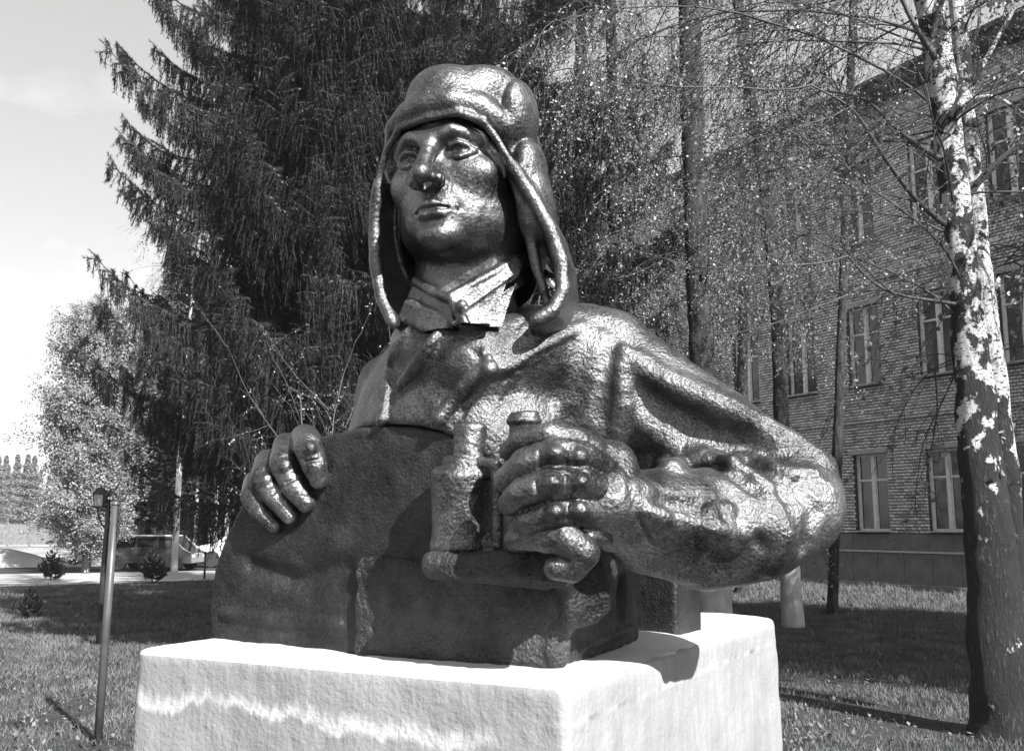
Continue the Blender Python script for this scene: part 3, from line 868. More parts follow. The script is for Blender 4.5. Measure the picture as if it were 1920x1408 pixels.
def trunk_mesh(name, P, R, mat, k=20, rough=.06, seed=0, flare=0.0):
    """a round trunk with uneven bark, its points dense enough to bend"""
    P = np.asarray(P, float); R = np.asarray(R, float)
    cum = np.concatenate([[0], np.cumsum(np.linalg.norm(np.diff(P, axis=0), axis=1))])
    n = max(6, int(cum[-1] / max(.09, R.max() * .5))); u = np.linspace(0, cum[-1], n)
    Q = np.stack([np.interp(u, cum, P[:, i]) for i in range(3)], 1); r = np.interp(u, cum, R)
    for _ in range(3): Q[1:-1] = .5 * Q[1:-1] + .25 * (Q[:-2] + Q[2:])
    r = r * (1 + flare * np.exp(-u / .25))
    V, Fc = tubes(Q[None], r[None], k)
    c = np.repeat(Q, k, 0); dirv = V - c
    V = c + dirv * (1 + rough * (vnoise0(V + seed * 3.3, 5, 11) + .6 * vnoise0(V + seed * 3.3, 14, 12)) + (flare * .6 * np.exp(-np.repeat(u, k) / .2)) * vnoise0(dirv / (np.linalg.norm(dirv, axis=1)[:, None] + 1e-9) * 1.3 + seed, 1.5, 13))[:, None]
    return mesh_np(name, V, Fc, mat, True)

def put_branch(me, parent, p, az, s, tilt=0.0, name='branch', roll=0.0):
    o = bpy.data.objects.new(name, me); o.location = p
    o.rotation_euler = (roll, -tilt, az); o.scale = (s, s, s)
    return link(o, parent)

def along(P, z):
    P = np.asarray(P); return np.array([np.interp(z, P[:, 2], P[:, 0]), np.interp(z, P[:, 2], P[:, 1]), z])

# ---------------------------------------------------------------- the spruces
SPB = [spruce_branch(s_, 3.0, [M_SPT, M_SPN], hang=.75, dens=1.5) for s_ in range(5)]
def spruce(x, y, h, Rm, seed, label, zmin=1.8, zmax=None, step=.155, group='spruces'):
    r_ = random.Random(seed); o = empty('spruce_tree', (x, y, 0)); tag(o, label, 'spruce', group)
    obj('trunk', trunk_mesh('trunk', [(0, 0, -.2), (0, 0, h * .5), (0, 0, h)], [h * .0135, h * .008, .02], M_BARK, 12, .08, seed, .3), o)
    z = zmin; k = 0; az = r_.uniform(0, 6.28); zmax = zmax or h - .4
    while z < zmax:
        t_ = z / h
        R_ = Rm * min(1.0, (1 - t_) ** .8 * 1.5) * (1 if z > zmin + 1.2 else .85)
        L_ = R_ * r_.uniform(.78, 1.12)
        put_branch(SPB[r_.randrange(len(SPB))], o, (0, 0, z), az, L_ / 3.0, r_.uniform(-.10, .12) + .25 * max(0, t_ - .55), roll=r_.uniform(-.2, .2))
        az += 2.39996 + r_.uniform(-.35, .35); z += step * (1 if z < 9.5 else 1.9) * r_.uniform(.5, 1.5); k += 1
    return o
spruce(-2.65, 13.2, 19, 2.85, 1, 'large dark spruce with drooping branches, left of and behind the bust', 2.0, step=.060)
spruce(-.4, 17.5, 21, 3.5, 2, 'tall dark spruce standing behind the helmet of the bust', 1.6, step=.085)
spruce(-2.6, 20.5, 17, 3.0, 3, 'dark spruce behind the large one, low branches over the lawn at left', 1.8, step=.10)

# ---------------------------------------------------------------- birches and the other trunks at right
BB = [birch_branch(s_ + 20, 3.0, 16, 6, .046, 7, [M_TWIG, M_LEAF]) for s_ in range(5)]
WB = [birch_branch(s_ + 40, 3.0, 18, 7, .048, 6, [M_TWIG, M_LEAF], droop=.30, secdroop=.34) for s_ in range(4)]     # weeping
SB = [birch_branch(s_ + 60, 3.0, 14, 5, .027, 5, [M_TWIG, M_LEAF], droop=.10, thick=.018, secdroop=.04) for s_ in range(4)]  # sparse
def dress(o, P, z0, z1, n, smin, smax, var, seed, azc=None, azw=3.14, tilt=(-.3, .35)):
    r_ = random.Random(seed)
    for k in range(n):
        z = z0 + (z1 - z0) * (k + r_.random()) / n
        az = (k * 2.4 + r_.uniform(-.5, .5)) if azc is None else azc + r_.uniform(-azw, azw)
        put_branch(var[r_.randrange(len(var))], o, along(P, z), az, r_.uniform(smin, smax) * (1.15 - .4 * (z - z0) / (z1 - z0)), r_.uniform(*tilt), roll=r_.uniform(-.6, .6))

def loc(base, pts):
    """trunk points (px, py, Y, radius px) -> points relative to the foot, radii in metres"""
    P = np.array([W(a, b, c) for a, b, c, r in pts]) - base; R = np.array([r * c / FPX for a, b, c, r in pts]); return P, R
def upward(P, R, h, dx=0, dy=0):
    """carry a trunk on above the frame to height h"""
    k = (h - P[-1][2]); P = np.vstack([P, [P[-1] + (dx * .5, dy * .5, k * .5), P[-1] + (dx, dy, k)]]); return P, np.concatenate([R, [R[-1] * .6, .02]])

# twin stemmed birch
g = np.array([3.93, 8.15, 0.])
o = empty('birch_tree', tuple(g)); tag(o, 'twin stemmed birch with black and white bark at the right, nearest to the camera', 'birch', 'birches')
PA, RA = loc(g, [(1884, 1372, 8.05, 52), (1872, 1250, 8.0, 47), (1860, 1050, 8.0, 43), (1838, 850, 8.0, 38), (1822, 680, 8.0, 33), (1808, 520, 8.0, 29), (1795, 400, 8.0, 27), (1778, 260, 8.0, 27), (1765, 130, 8.0, 28), (1738, -20, 8.0, 26)])
PA[0][2] = -.1; PA, RA = upward(PA, RA, 13, -.4, .3)
PB, RB = loc(g, [(1905, 1100, 8.22, 20), (1888, 900, 8.22, 24), (1864, 700, 8.22, 22), (1846, 560, 8.22, 20), (1833, 430, 8.22, 18), (1822, 300, 8.25, 17), (1809, 150, 8.3, 16), (1790, -20, 8.35, 15)])
PB, RB = upward(PB, RB, 12, .3, .3)
obj('trunk', trunk_mesh('trunk', PA, RA, M_BIRCHD, 32, .11, 1, .35), o)
obj('trunk', trunk_mesh('trunk', PB, RB, M_BIRCH, 24, .09, 2), o)
for pts, nm_ in (([(1826, 352, 8.2, 7), (1850, 320, 8.1, 7), (1880, 296, 7.9, 6), (1925, 262, 7.7, 5)], 'limb'),
                 ([(1800, 215, 8.0, 9), (1815, 185, 7.9, 7), (1850, 170, 7.8, 5), (1890, 190, 7.7, 4), (1930, 225, 7.6, 3)], 'limb'),
                 ([(1776, 250, 7.9, 9), (1795, 210, 7.8, 10), (1815, 170, 7.8, 7), (1850, 110, 7.8, 5), (1900, 20, 7.8, 4)], 'limb'),
                 ([(1790, 570, 7.9, 4), (1740, 562, 7.8, 3), (1680, 555, 7.7, 3), (1630, 530, 7.6, 2.5), (1590, 480, 7.5, 2)], 'limb'),
                 ([(1755, 110, 7.9, 7), (1720, 60, 7.8, 5), (1690, 0, 7.8, 4), (1670, -60, 7.8, 3)], 'limb'),
                 ([(1748, 70, 7.9, 6), (1760, 10, 7.8, 5), (1800, -60, 7.8, 3)], 'limb'),
                 ([(1770, 420, 7.9, 6), (1720, 380, 7.7, 5), (1660, 300, 7.5, 4), (1600, 200, 7.3, 3), (1520, 160, 7.2, 2)], 'limb'),
                 ([(1765, 300, 7.9, 6), (1700, 260, 8.1, 5), (1620, 180, 8.3, 3), (1540, 170, 8.5, 2)], 'limb')):
    P_, R_ = loc(g, pts); obj(nm_, trunk_mesh(nm_, P_, R_, M_TWIG if R_.max() < .03 else M_BIRCH, 10, .05, 3), o)
    d_ = P_[-1] - P_[0]; az = math.atan2(d_[1], d_[0])
    for j_, q_ in enumerate(range(1, len(P_))):
        put_branch(SB[(q_ + len(pts)) % 4], o, P_[q_], az + (-.7, .6, .1)[j_ % 3], .42 + .1 * (j_ % 2), .0, roll=j_ * 1.3)
dress(o, PA, 4.3, 12.5, 30, .55, .85, BB, 31)
dress(o, PB, 4.6, 11.5, 16, .5, .8, BB, 32)
BS = [birch_branch(s_ + 120, 3.0, 20, 7, .026, 7, [M_TWIG, M_LEAF], thick=.013) for s_ in range(3)]
dress(o, PA, 4.8, 9.0, 10, .8, 1.1, BS, 34, azc=math.pi * .9, azw=.8, tilt=(0, .4))
dress(o, PA, 3.0, 5.5, 8, .5, .75, SB, 33, azc=math.pi, azw=1.0, tilt=(.1, .5))

def bare_tree(px_pts, label, h, nbr, z0, var, seed, mat=M_BARK, wash=None, smin=.7, smax=1.1, grp='trees on the lawn', name='tree', cat='tree', k=16):
    base_pt = ground_at(px_pts[0][0], px_pts[0][1]); base_pt[1] = base_pt[1]
    g_ = np.array([base_pt[0], base_pt[1], 0.])
    o_ = empty(name, tuple(g_)); tag(o_, label, cat, grp)
    Y_ = g_[1]; P, R = loc(g_, [(a, b, Y_, r) for a, b, r in px_pts]); P[0][2] = -.05
    P, R = upward(P, R, h)
    obj('trunk', trunk_mesh('trunk', P, R, mat, k, .08, seed, .15), o_)
    if wash:
        zz = np.linspace(0, wash, 6); Pw = np.array([along(P, z) for z in zz]); Rw = np.interp(zz, P[:, 2], R) + .012
        obj('whitewash', trunk_mesh('whitewash', Pw, Rw, M_WWASH, k, .06, seed, .15), o_)
    dress(o_, P, z0, h - .4, nbr, smin, smax, var, seed)
    return o_
bare_tree([(1487, 1175, 18), (1478, 1000, 16), (1465, 790, 14), (1458, 600, 13), (1444, 440, 12), (1424, 280, 11), (1398, 120, 11), (1380, -20, 10)],
          'slim dark leaning tree with a whitewashed foot, to the right of the raised arm', 13, 24, 6.2, WB, 41, wash=1.05, smin=.45, smax=.75)
bare_tree([(1347, 1190, 27), (1335, 1000, 25), (1318, 700, 24), (1308, 500, 23), (1300, 250, 23), (1290, -20, 22)],
          'thick rough barked tree with a whitewashed foot, behind the shoulder of the bust', 15, 36, 4.6, WB, 42, wash=1.0, smin=.5, smax=.85)
bare_tree([(1180, 1165, 14), (1165, 800, 13), (1150, 400, 12), (1145, -20, 10)],
          'slender weeping birch rising behind the helmet of the bust', 14, 34, 3.4, WB, 43, M_BARK, smin=.7, smax=1.2, grp='birches', name='birch_tree', cat='birch')
bare_tree([(1560, 1150, 10), (1575, 700, 9), (1590, 300, 8), (1600, -20, 7)],
          'thin young birch between the leaning tree and the twin stemmed birch', 11, 16, 6.4, SB, 44, M_BARK, smin=.5, smax=.8, grp='birches', name='birch_tree', cat='birch', k=10)
bare_tree([(1060, 1110, 16), (1070, 700, 14), (1085, 300, 12), (1090, -20, 10)],
          'weeping birch beyond the others, its crown between the helmet and the building', 16, 46, 3.0, WB, 45, M_BARK, smin=1.0, smax=1.6, grp='birches', name='birch_tree', cat='birch')
bare_tree([(1390, 1112, 12), (1392, 700, 10), (1400, 300, 9), (1405, -20, 8)],
          'thin tree close to the far end of the brick building', 13, 18, 6.6, WB, 46, M_BARK, smin=.7, smax=1.0)
# a birch standing just outside the picture on the right: its boughs reach in and shade the lawn
def side_tree(x, y, h, n, seed, label, z0=3.0, s=(.9, 1.4), var=None):
    g_ = (x, y, 0); o_ = empty('birch_tree', g_); tag(o_, label, 'birch', 'birches')
    P = np.array([(0, 0, -.1), (.1, 0, h * .5), (0, .2, h)]); obj('trunk', trunk_mesh('trunk', P, [.17, .11, .02], M_BIRCH, 16, .08, seed, .3), o_)
    dress(o_, P, z0, h - .3, n, *s, var or BB, seed); return o_
side_tree(8.5, 9.4, 11, 70, 51, 'birch beyond the right edge whose leafy boughs reach into the top right corner', 2.6)

# shrub with opening buds, low behind the hatch and the hand
M_BUD = flat('pale_bud', .3, .5, spec=.5)
SHB = [birch_branch(s_ + 80, 1.2, 6, 2, .017, 4, [M_TWIG, M_BUD], droop=-.03, thick=.009, secdroop=-.02) for s_ in range(4)]
def shrub(x, y, n, s, seed, label):
    r_ = random.Random(seed); o_ = empty('shrub', (x, y, 0)); tag(o_, label, 'shrub')
    for k in range(n):
        a_ = r_.uniform(0, 6.28)
        P = np.array([(0, 0, 0), (math.cos(a_) * .12, math.sin(a_) * .12, s * .5), (math.cos(a_) * r_.uniform(.2, .6), math.sin(a_) * r_.uniform(.2, .6), s * r_.uniform(.8, 1.1))])
        obj('stem', trunk_mesh('stem', P, [.012, .009, .005], M_TWIG, 6, .05, k), o_)
        for j in range(5):
            put_branch(SHB[r_.randrange(4)], o_, along(P, s * (.50 + .11 * j)), r_.uniform(0, 6.28), r_.uniform(.4, .7), r_.uniform(.3, .9), roll=r_.uniform(-1, 1))
shrub(-.95, 5.3, 6, 2.3, 1, 'budding shrub with pale buds between the bust and the big spruce')
shrub(-.15, 6.2, 7, 3.0, 2, 'taller budding shrub standing behind the shoulder of the bust')

# ---------------------------------------------------------------- trees and woods beyond the road
def leafy(seed, n=2600, leaf=.16):
    r_ = np.random.default_rng(seed); pm = PM()
    main = arc(np.zeros((1, 3)), np.array([[.8, 0, .6]]), [2.2], 8, .02, r_, .08); pm.add(tubes(main, np.linspace(.03, .008, 8)[None], 4), 0)
    ns = 22; p, d = pick(main, np.zeros(ns, int), r_.uniform(.2, 1, ns)); sd = d * .5 + r_.normal(0, .8, (ns, 3)); sd /= np.linalg.norm(sd, axis=1)[:, None]
    sec = arc(p, sd, r_.uniform(.4, 1.0, ns), 6, .0, r_, .12); pm.add(tubes(sec, np.linspace(.008, .003, 6)[None], 3), 0)
    idx = r_.integers(0, ns, n); p, d = pick(sec, idx, r_.uniform(.1, 1, n)); p = p + r_.normal(0, .10, (n, 3))
    pm.add(leaf_quads(p, np.full(n, leaf), r_), 1); return pm.mesh('branch', [M_TWIG, M_LEAF2])
LF = [leafy(s_ + 100, 1500, .09) for s_ in range(4)]
def broad(x, y, h, rad, n, seed, label, z0=.8, grp='trees beyond the road', bark_=M_BIRCH, name='leafy_tree'):
    r_ = random.Random(seed); o_ = empty(name, (x, y, 0)); tag(o_, label, 'tree', grp)
    obj('trunk', trunk_mesh('trunk', [(0, 0, -.1), (.1, 0, h * .5), (0, 0, h * .96)], [h * .016, h * .010, .02], bark_, 10, .08, seed, .2), o_)
    for k in range(n):
        z = z0 + (h - z0 - .6) * (k + r_.random()) / n; t_ = (z - z0) / (h - z0)
        rr = rad * math.sqrt(max(.05, 1 - (2 * t_ - .75) ** 2 / 1.7)); put_branch(LF[r_.randrange(4)], o_, (0, 0, z), k * 2.4 + r_.uniform(-.5, .5), rr / 2.2 * r_.uniform(.7, 1.1), r_.uniform(-.1, .5))
    return o_
broad(-14.5, 34.5, 9.4, 2.2, 130, 1, 'pale leafy tree beyond the road, left of the big spruce', z0=.3)
broad(-18.6, 43, 7.6, 1.9, 90, 2, 'shorter pale leafy tree at the far left of the tree group', z0=.6)
broad(-17.0, 47, 11.0, 2.4, 110, 6, 'tall pale leafy tree showing between the others beyond the road', z0=1.5)
for k, (px, Y_, lab) in enumerate(((330, 35, 'bright white birch trunk under the spruce boughs beyond the road'),)):
    p = W(px, 1000, Y_); o_ = empty('birch_tree', (p[0], Y_, 0)); tag(o_, lab, 'birch', 'birches')
    P = np.array([(0, 0, -.1), (0, 0, 4), (.2, 0, 12)]); obj('trunk', trunk_mesh('trunk', P, [.115, .10, .03], M_WWASH, 12, .05, 4, .2), o_)
    dress(o_, P, 5, 11.5, 30, .9, 1.3, BB, 77)
broad(10.4, 4.9, 10.5, 3.0, 110, 52, 'leafy tree off to the right of the camera, shading the lawn', z0=2.6, grp='trees outside the picture')
broad(13.0, 7.4, 12, 3.2, 110, 53, 'leafy tree farther off to the right, shading the lawn', z0=1.8, grp='trees outside the picture')
# wood edge: dark conifers with bare pale stems below
def wood_crown(seed, mat):
    r_ = np.random.default_rng(seed); n = 9000
    z = r_.random(n) ** .8; R_ = (1 - z) * (.75 + .35 * np.sin(z * 60 + r_.random(n))) * .17 + .006
    a = r_.random(n) * 6.283; q = np.sqrt(r_.random(n)); C = np.stack([np.cos(a) * R_ * q, np.sin(a) * R_ * q, z], 1)
    V, F_ = leaf_quads(C, np.full(n, .015), r_, .3); return mesh_np('crown', V, F_, mat)
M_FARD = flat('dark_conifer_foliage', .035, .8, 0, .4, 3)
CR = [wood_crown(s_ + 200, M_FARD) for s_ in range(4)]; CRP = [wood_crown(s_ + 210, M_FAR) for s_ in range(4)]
tmesh = trunk_mesh('trunk', [(0, 0, -.02), (0, 0, .5), (0, 0, .97)], [.012, .009, .002], M_BARK, 8, .05, 1)
tmesh2 = trunk_mesh('trunk', [(0, 0, -.02), (0, 0, .5), (0, 0, .97)], [.010, .008, .002], M_WWASH, 8, .05, 2)
def conifer(x, y, h, seed, grp, lab, lift=.0, pale=False, wide=1.0):
    r_ = random.Random(seed); o_ = empty('conifer_tree', (x, y, 0)); tag(o_, lab, 'tree', grp)
    a = obj('trunk', tmesh2 if pale else tmesh, o_); a.scale = (h, h, h)
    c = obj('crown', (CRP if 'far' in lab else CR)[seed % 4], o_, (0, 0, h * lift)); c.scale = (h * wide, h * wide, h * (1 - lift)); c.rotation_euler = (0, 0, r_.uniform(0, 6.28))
r_ = random.Random(9)
for k in range(30):
    px = 262 + k * 30 + r_.uniform(-10, 10); Y_ = r_.uniform(42, 50); p = W(px, 1000, Y_)
    conifer(p[0], Y_, r_.uniform(11, 15), k, 'wood edge trees', ('pale stemmed conifer' if k % 3 == 0 else 'dark conifer with a bare stem') + ' at the edge of the wood beyond the road', .14, k % 3 == 0, 1.5)
for k in range(30):
    px = 200 + k * 32 + r_.uniform(-10, 10); Y_ = r_.uniform(66, 84); p = W(px, 1000, Y_)
    conifer(p[0], Y_, r_.uniform(11, 15), k + 40, 'wood edge trees', 'dark conifer deeper in the wood, behind the trees of its edge', .02, False, 2.0)
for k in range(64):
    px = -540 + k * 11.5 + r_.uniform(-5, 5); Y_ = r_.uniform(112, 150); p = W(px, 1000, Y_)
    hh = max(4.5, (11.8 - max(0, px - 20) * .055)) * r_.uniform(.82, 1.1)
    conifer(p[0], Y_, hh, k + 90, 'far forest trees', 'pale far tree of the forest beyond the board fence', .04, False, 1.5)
# row of thin pale stems standing before the dark wood
for k, px in enumerate((366, 394, 404, 413, 424, 436)):
    Y_ = 41.5 + (k * 1.7) % 3; p = W(px, 1000, Y_)
    conifer(p[0], Y_, 9 + k % 3, k + 7, 'thin pale stems before the wood', 'thin pale stemmed tree in the row beside the white car', .42, True, 1.0)
# small spruces planted by the road
SAP = [spruce_branch(s_ + 300, 1.0, [M_SPT, M_SPN], hang=.16, dens=3.5, nn=26, nl=.075) for s_ in range(2)]
for px, py, h, lab in ((285, 1091, 1.0, 'small planted spruce by the road in front of the hedge'), (95, 1088, .95, 'small planted spruce by the road near the left edge'), (54, 1160, .55, 'tiny planted spruce on the lawn near the left edge')):
    q_ = ground_at(px, py); o_ = empty('young_spruce', (q_[0], q_[1], 0)); tag(o_, lab, 'young spruce', 'young spruces')
    obj('trunk', trunk_mesh('trunk', [(0, 0, -.05), (0, 0, h * .5), (0, 0, h)], [.02, .014, .005], M_BARK, 6, .05, 1), o_)
    for k in range(24): put_branch(SAP[k % 2], o_, (0, 0, h * (.10 + .8 * k / 24)), k * 2.4, h * (.55 - .42 * k / 24), .45)
#@@ statue
# statue frame: x runs along its front (to the right in the picture), y to its back, z up
UX = np.array([.853, -.522, 0]); UY = np.array([.522, .853, 0])
ORG = np.array([-.35, 3.35, 1.2])
ST_RZ = math.atan2(UX[1], UX[0])
def L(p):
    q = np.asarray(p, float) - ORG
    return np.array([q @ UX, q @ UY, q[2]])
def LW(px, py, Y): return L(W(px, py, Y))
def chW(pts): return [LW(a, b, c) for a, b, c, *_ in pts], [p[3] * p[2] / FPX for p in pts]
Y_FRONT = float(L(np.array([-.46, 3.255, 1.2]))[1])            # local y of the hatch face
def LH(px, py, off=0.0):
    """point on the upright plane of the hatch face, moved forward by off"""
    d = W(px, py, 1.0) - EYE
    t = (Y_FRONT - off - (EYE - ORG) @ UY) / (d @ UY)
    return L(EYE + d * t)
# head frame (life size units, scaled by HS)
HS = 2.45
HC = np.array([-0.174, 3.182, 2.752])
HR = np.array([.928, -.3694, .0476]); HF = np.array([-.370, -.929, .007]); HU = np.array([-.0416, .0242, .9988])
def head_world(V): return HC + HS * (V[:, :1] * HR + V[:, 1:2] * HF + V[:, 2:3] * HU)
def HL(px, py, yl):
    d = W(px, py, 1.) - EYE
    t = ((HC - EYE) @ HF + HS * yl) / (d @ HF); q = (EYE + d * t - HC) / HS
    return np.array([q @ HR, q @ HF, q @ HU])
def W2H(p):
    q = (np.asarray(p) - HC) / HS
    return np.array([q @ HR, q @ HF, q @ HU])

def bronze(name, base, metal, rough, hammer, gr=1.0):
    t = NT(name)
    a = t.noise(40, 7, .68)
    b = t.noise(150, 4, .6)
    vo = t.n('ShaderNodeTexVoronoi'); vo.inputs['Scale'].default_value = 85; t.l(t.tc.outputs['Object'], vo.inputs['Vector'])
    c = t.noise(5, 5, .6)
    wv = t.noise(42, 6, .65, stretch=(1, .8, .3))
    hgt = t.math('ADD', t.math('MULTIPLY', a, .9), t.math('ADD', t.math('MULTIPLY', b, .35), t.math('MULTIPLY', vo.outputs[0], .35)))
    hgt = t.math('ADD', hgt, t.math('MULTIPLY', wv, .5))
    nm = t.bump(hgt, hammer, .022)
    col = t.ramp(t.math('ADD', t.math('MULTIPLY', c, .6), t.math('MULTIPLY', b, .4)), [(.38, base * .22), (.5, base * .95), (.62, base * 1.8)])
    ro = t.ramp(a, [(.3, rough * .8), (.7, min(1, rough * 1.35))])
    return t.setb(col, ro, metal, nm, .5)
M_BR = bronze('silvered_bronze_paint', .135, .90, .39, .40)
M_SM = bronze('silvered_bronze_smooth', .125, .90, .37, .32)
M_FACE = bronze('silvered_bronze_face', .12, .90, .38, .22)
M_HT = bronze('dark_plate_paint', .026, .45, .46, .38)

statue = empty('bust_statue', tuple(ORG), ST_RZ)
tag(statue, 'dark bronze bust of a tank crewman in padded helmet holding binoculars over a hatch', 'statue')

def finish(F_, name, mat, amp=0.0, freq=12.0, frame='local', parent=None, rel=1, amp2=0.0, freq2=40.0):
    V, Fc = F_.skin()
    V = relax(V, Fc, rel)
    if amp or amp2:
        N = vnormals(V, Fc)
        n_ = amp * (vnoise(V, freq, 1) + .5 * vnoise(V, freq * 2.1, 2)) + amp2 * (vnoise(V, freq2, 3) + .6 * vnoise(V, freq2 * 2.3, 4))
        V = V + N * np.asarray(n_)[:, None]
    if frame == 'head':
        Wd = head_world(V) - ORG
        V = np.stack([Wd @ UX, Wd @ UY, Wd[:, 2]], 1)
    return obj(name, mesh_np(name, V, Fc, mat, smooth=True), parent or statue)

# ---- head and neck
f_ = Field((-.11, -.13, -.235), (.115, .14, .15), .0016)
f_.ell((0, -.012, .045), (.082, .098, .085), .01)
f_.ell((0, .022, -.03), (.075, .067, .090), .02)
f_.ell((0, .020, -.082), (.062, .064, .042), .022)
for sx_ in (-1, 1):
    f_.ell((sx_ * .058, .002, -.078), (.020, .036, .034), .022)
    f_.ell((sx_ * .050, .052, -.026), (.024, .020, .018), .022)
f_.ell((0, .076, -.107), (.027, .020, .018), .016)
f_.ell((0, .074, -.070), (.032, .021, .026), .014)
f_.chain([(-.052, .062, .016), (-.030, .083, .022), (-.008, .086, .016), (0, .086, .014), (.008, .086, .016), (.030, .083, .022), (.052, .062, .016)], .0125, .012)
for sx_ in (-1, 1):
    f_.ell((sx_ * .035, .098, -.001), (.022, .024, .015), .011, cut=True)
    f_.ell((sx_ * .035, .0682, -.001), (.0148, .0148, .0148), .002)
    f_.chain([(sx_ * .018, .078, -.003), (sx_ * .026, .0835, .0055), (sx_ * .036, .0845, .0078), (sx_ * .046, .080, .0045), (sx_ * .053, .072, -.003)], [.0024, .0038, .0042, .0038, .0022], .004)
    f_.chain([(sx_ * .018, .078, -.004), (sx_ * .028, .0815, -.0095), (sx_ * .038, .082, -.0105), (sx_ * .048, .077, -.007), (sx_ * .053, .072, -.003)], [.002, .0024, .0026, .0024, .002], .006)
    f_.ell((sx_ * .035, .0845, -.0005), (.0045, .004, .0048), .0015, cut=True)         # iris hollow
    f_.ell((sx_ * .035, .0815, .0015), (.0018, .0022, .0018), .001)
    f_.chain([(sx_ * .014, .092, .017), (sx_ * .030, .0905, .0255), (sx_ * .046, .079, .024), (sx_ * .056, .065, .016)], [.004, .0052, .0045, .003], .005)  # eyebrow
f_.chain([(0, .089, .014), (0, .103, -.012), (0, .117, -.037)], [.0095, .0105, .0125], .010)
f_.ell((0, .1175, -.0385), (.0125, .012, .011), .005)
for sx_ in (-1, 1):
    f_.ell((sx_ * .0155, .102, -.0435), (.0100, .0125, .0095), .005)
    f_.ell((sx_ * .0068, .104, -.0525), (.0038, .0068, .0055), .002, cut=True)
f_.chain([(0, .095, -.052), (0, .096, -.066)], .0028, .004, cut=True)
f_.chain([(-.027, .080, -.0775), (-.014, .0925, -.0735), (-.005, .0965, -.071), (0, .0962, -.0722), (.005, .0965, -.071), (.014, .0925, -.0735), (.027, .080, -.0775)], [.002, .0048, .0055, .0050, .0055, .0048, .002], .003)
f_.chain([(-.022, .084, -.0815), (-.010, .0925, -.0845), (.010, .0925, -.0845), (.022, .084, -.0815)], [.003, .0068, .0068, .003], .003)
f_.chain([(-.030, .079, -.0785), (-.014, .0965, -.0772), (0, .1005, -.0778), (.014, .0965, -.0772), (.030, .079, -.0785)], .0014, .0022, cut=True)
f_.chain([(-.013, .096, -.0945), (.013, .096, -.0945)], .0045, .006, cut=True)
for sx_ in (-1, 1):
    f_.chain([(sx_ * .020, .102, -.040), (sx_ * .030, .093, -.058), (sx_ * .036, .082, -.077)], [.0026, .0036, .0026], .007, cut=True)
    f_.chain([(sx_ * .016, .094, -.012), (sx_ * .028, .0865, -.0185)], .0016, .005, cut=True)
nb = W2H(W(868, 600, 3.37))
f_.chain([(0, -.042, -.07), nb], [.070, .084], .010)
for a_, b_ in (((-.055, -.04, -.06), (-.025, .0, -.19)), ((.065, -.03, -.06), (.03, .0, -.19))):
    f_.chain([a_, b_], .016, .025)
head = finish(f_, 'head', M_FACE, .0007, 28, 'head', amp2=.00035, freq2=75)

# ---- padded helmet with its loose ear flaps
f_ = Field((-.185, -.17, -.25), (.215, .13, .22), .0024)
f_.ell((.005, -.015, .05), (.090, .106, .090), .01)
# body of the flaps: a hollow skirt open at the front
f_.ell((.006, -.030, -.05), (.112, .092, .160), .03)
f_.ell((.006, -.015, -.08), (.096, .078, .17), .006, cut=True)
f_.ell((.006, .06, -.03), (.083, .12, .092), .012, cut=True)
f_.ell((.016, .08, -.12), (.118, .12, .13), .012, cut=True)
f_.box((.0, .0, -.30), (.3, .3, .09), .01, cut=True)
f_.chain([(-.084, .035, .042), (-.064, .066, .054), (-.03, .086, .062), (0, .092, .066), (.03, .088, .064), (.062, .07, .055), (.084, .04, .036)], [.009, .012, .015, .017, .017, .016, .014], .02)
f_.ell((.002, .040, .102), (.044, .045, .030), .03)
f_.ell((.012, .06, .088), (.05, .038, .032), .016)
f_.ell((.060, .010, .098), (.038, .055, .034), .02)
f_.ell((.052, -.05, .098), (.035, .05, .034), .012)
f_.ell((-.042, -.02, .082), (.030, .06, .030), .03)
f_.chain([(.036, .075, .082), (.040, .03, .136), (.034, -.05, .150)], .006, .008, cut=True)
# ear cups
f_.ell((.096, .010, .064), (.020, .042, .046), .006)
f_.ell((.104, .002, -.012), (.020, .038, .038), .006)
f_.ell((.110, .002, -.075), (.024, .040, .045), .02)
f_.ell((-.092, .0, .03), (.018, .035, .04), .01)
rimR = [(905, 226, .083), (932, 262, .068), (962, 312, .054), (1000, 372, .042), (1033, 432, .034), (1052, 492, .03), (1056, 545, .032), (1036, 584, .04), (1000, 604, .048)]
inR = [(940, 285, .05), (972, 360, .035), (992, 430, .02), (1006, 500, .012), (1020, 548, .012), (1030, 580, .03)]
rimL = [(905, 226, .083), (860, 212, .092), (800, 222, .094), (750, 240, .085), (724, 285, .068), (709, 345, .055), (703, 415, .045), (704, 490, .04), (716, 560, .038), (738, 608, .04)]
f_.chain([HL(*p) for p in rimR], [.005, .0055, .0055, .006, .006, .006, .006, .006, .005], .005)
f_.chain([HL(*p) for p in inR], [.004, .006, .007, .007, .007, .006], .005)
f_.chain([HL(*p) for p in rimL], .0055, .005)
# sheets between the rims and the skirt
for P_, yb in ((rimR[2:], -.03), (rimL[5:], -.02)):
    for (a0, b0, y0), (a1, b1, y1) in zip(P_[:-1], P_[1:]):
        for t_ in (.0, .15, .3, .45, .6, .75, .9):
            p_ = HL(a0 + (a1 - a0) * t_, b0 + (b1 - b0) * t_, y0 + (y1 - y0) * t_)
            q_ = p_ + np.array([-.016 if p_[0] > 0 else .004, -.065, .002])
            f_.chain([p_, q_], [.006, .012], .008)
helmet = finish(f_, 'helmet', M_SM, .0014, 16, 'head', amp2=.0004, freq2=48)

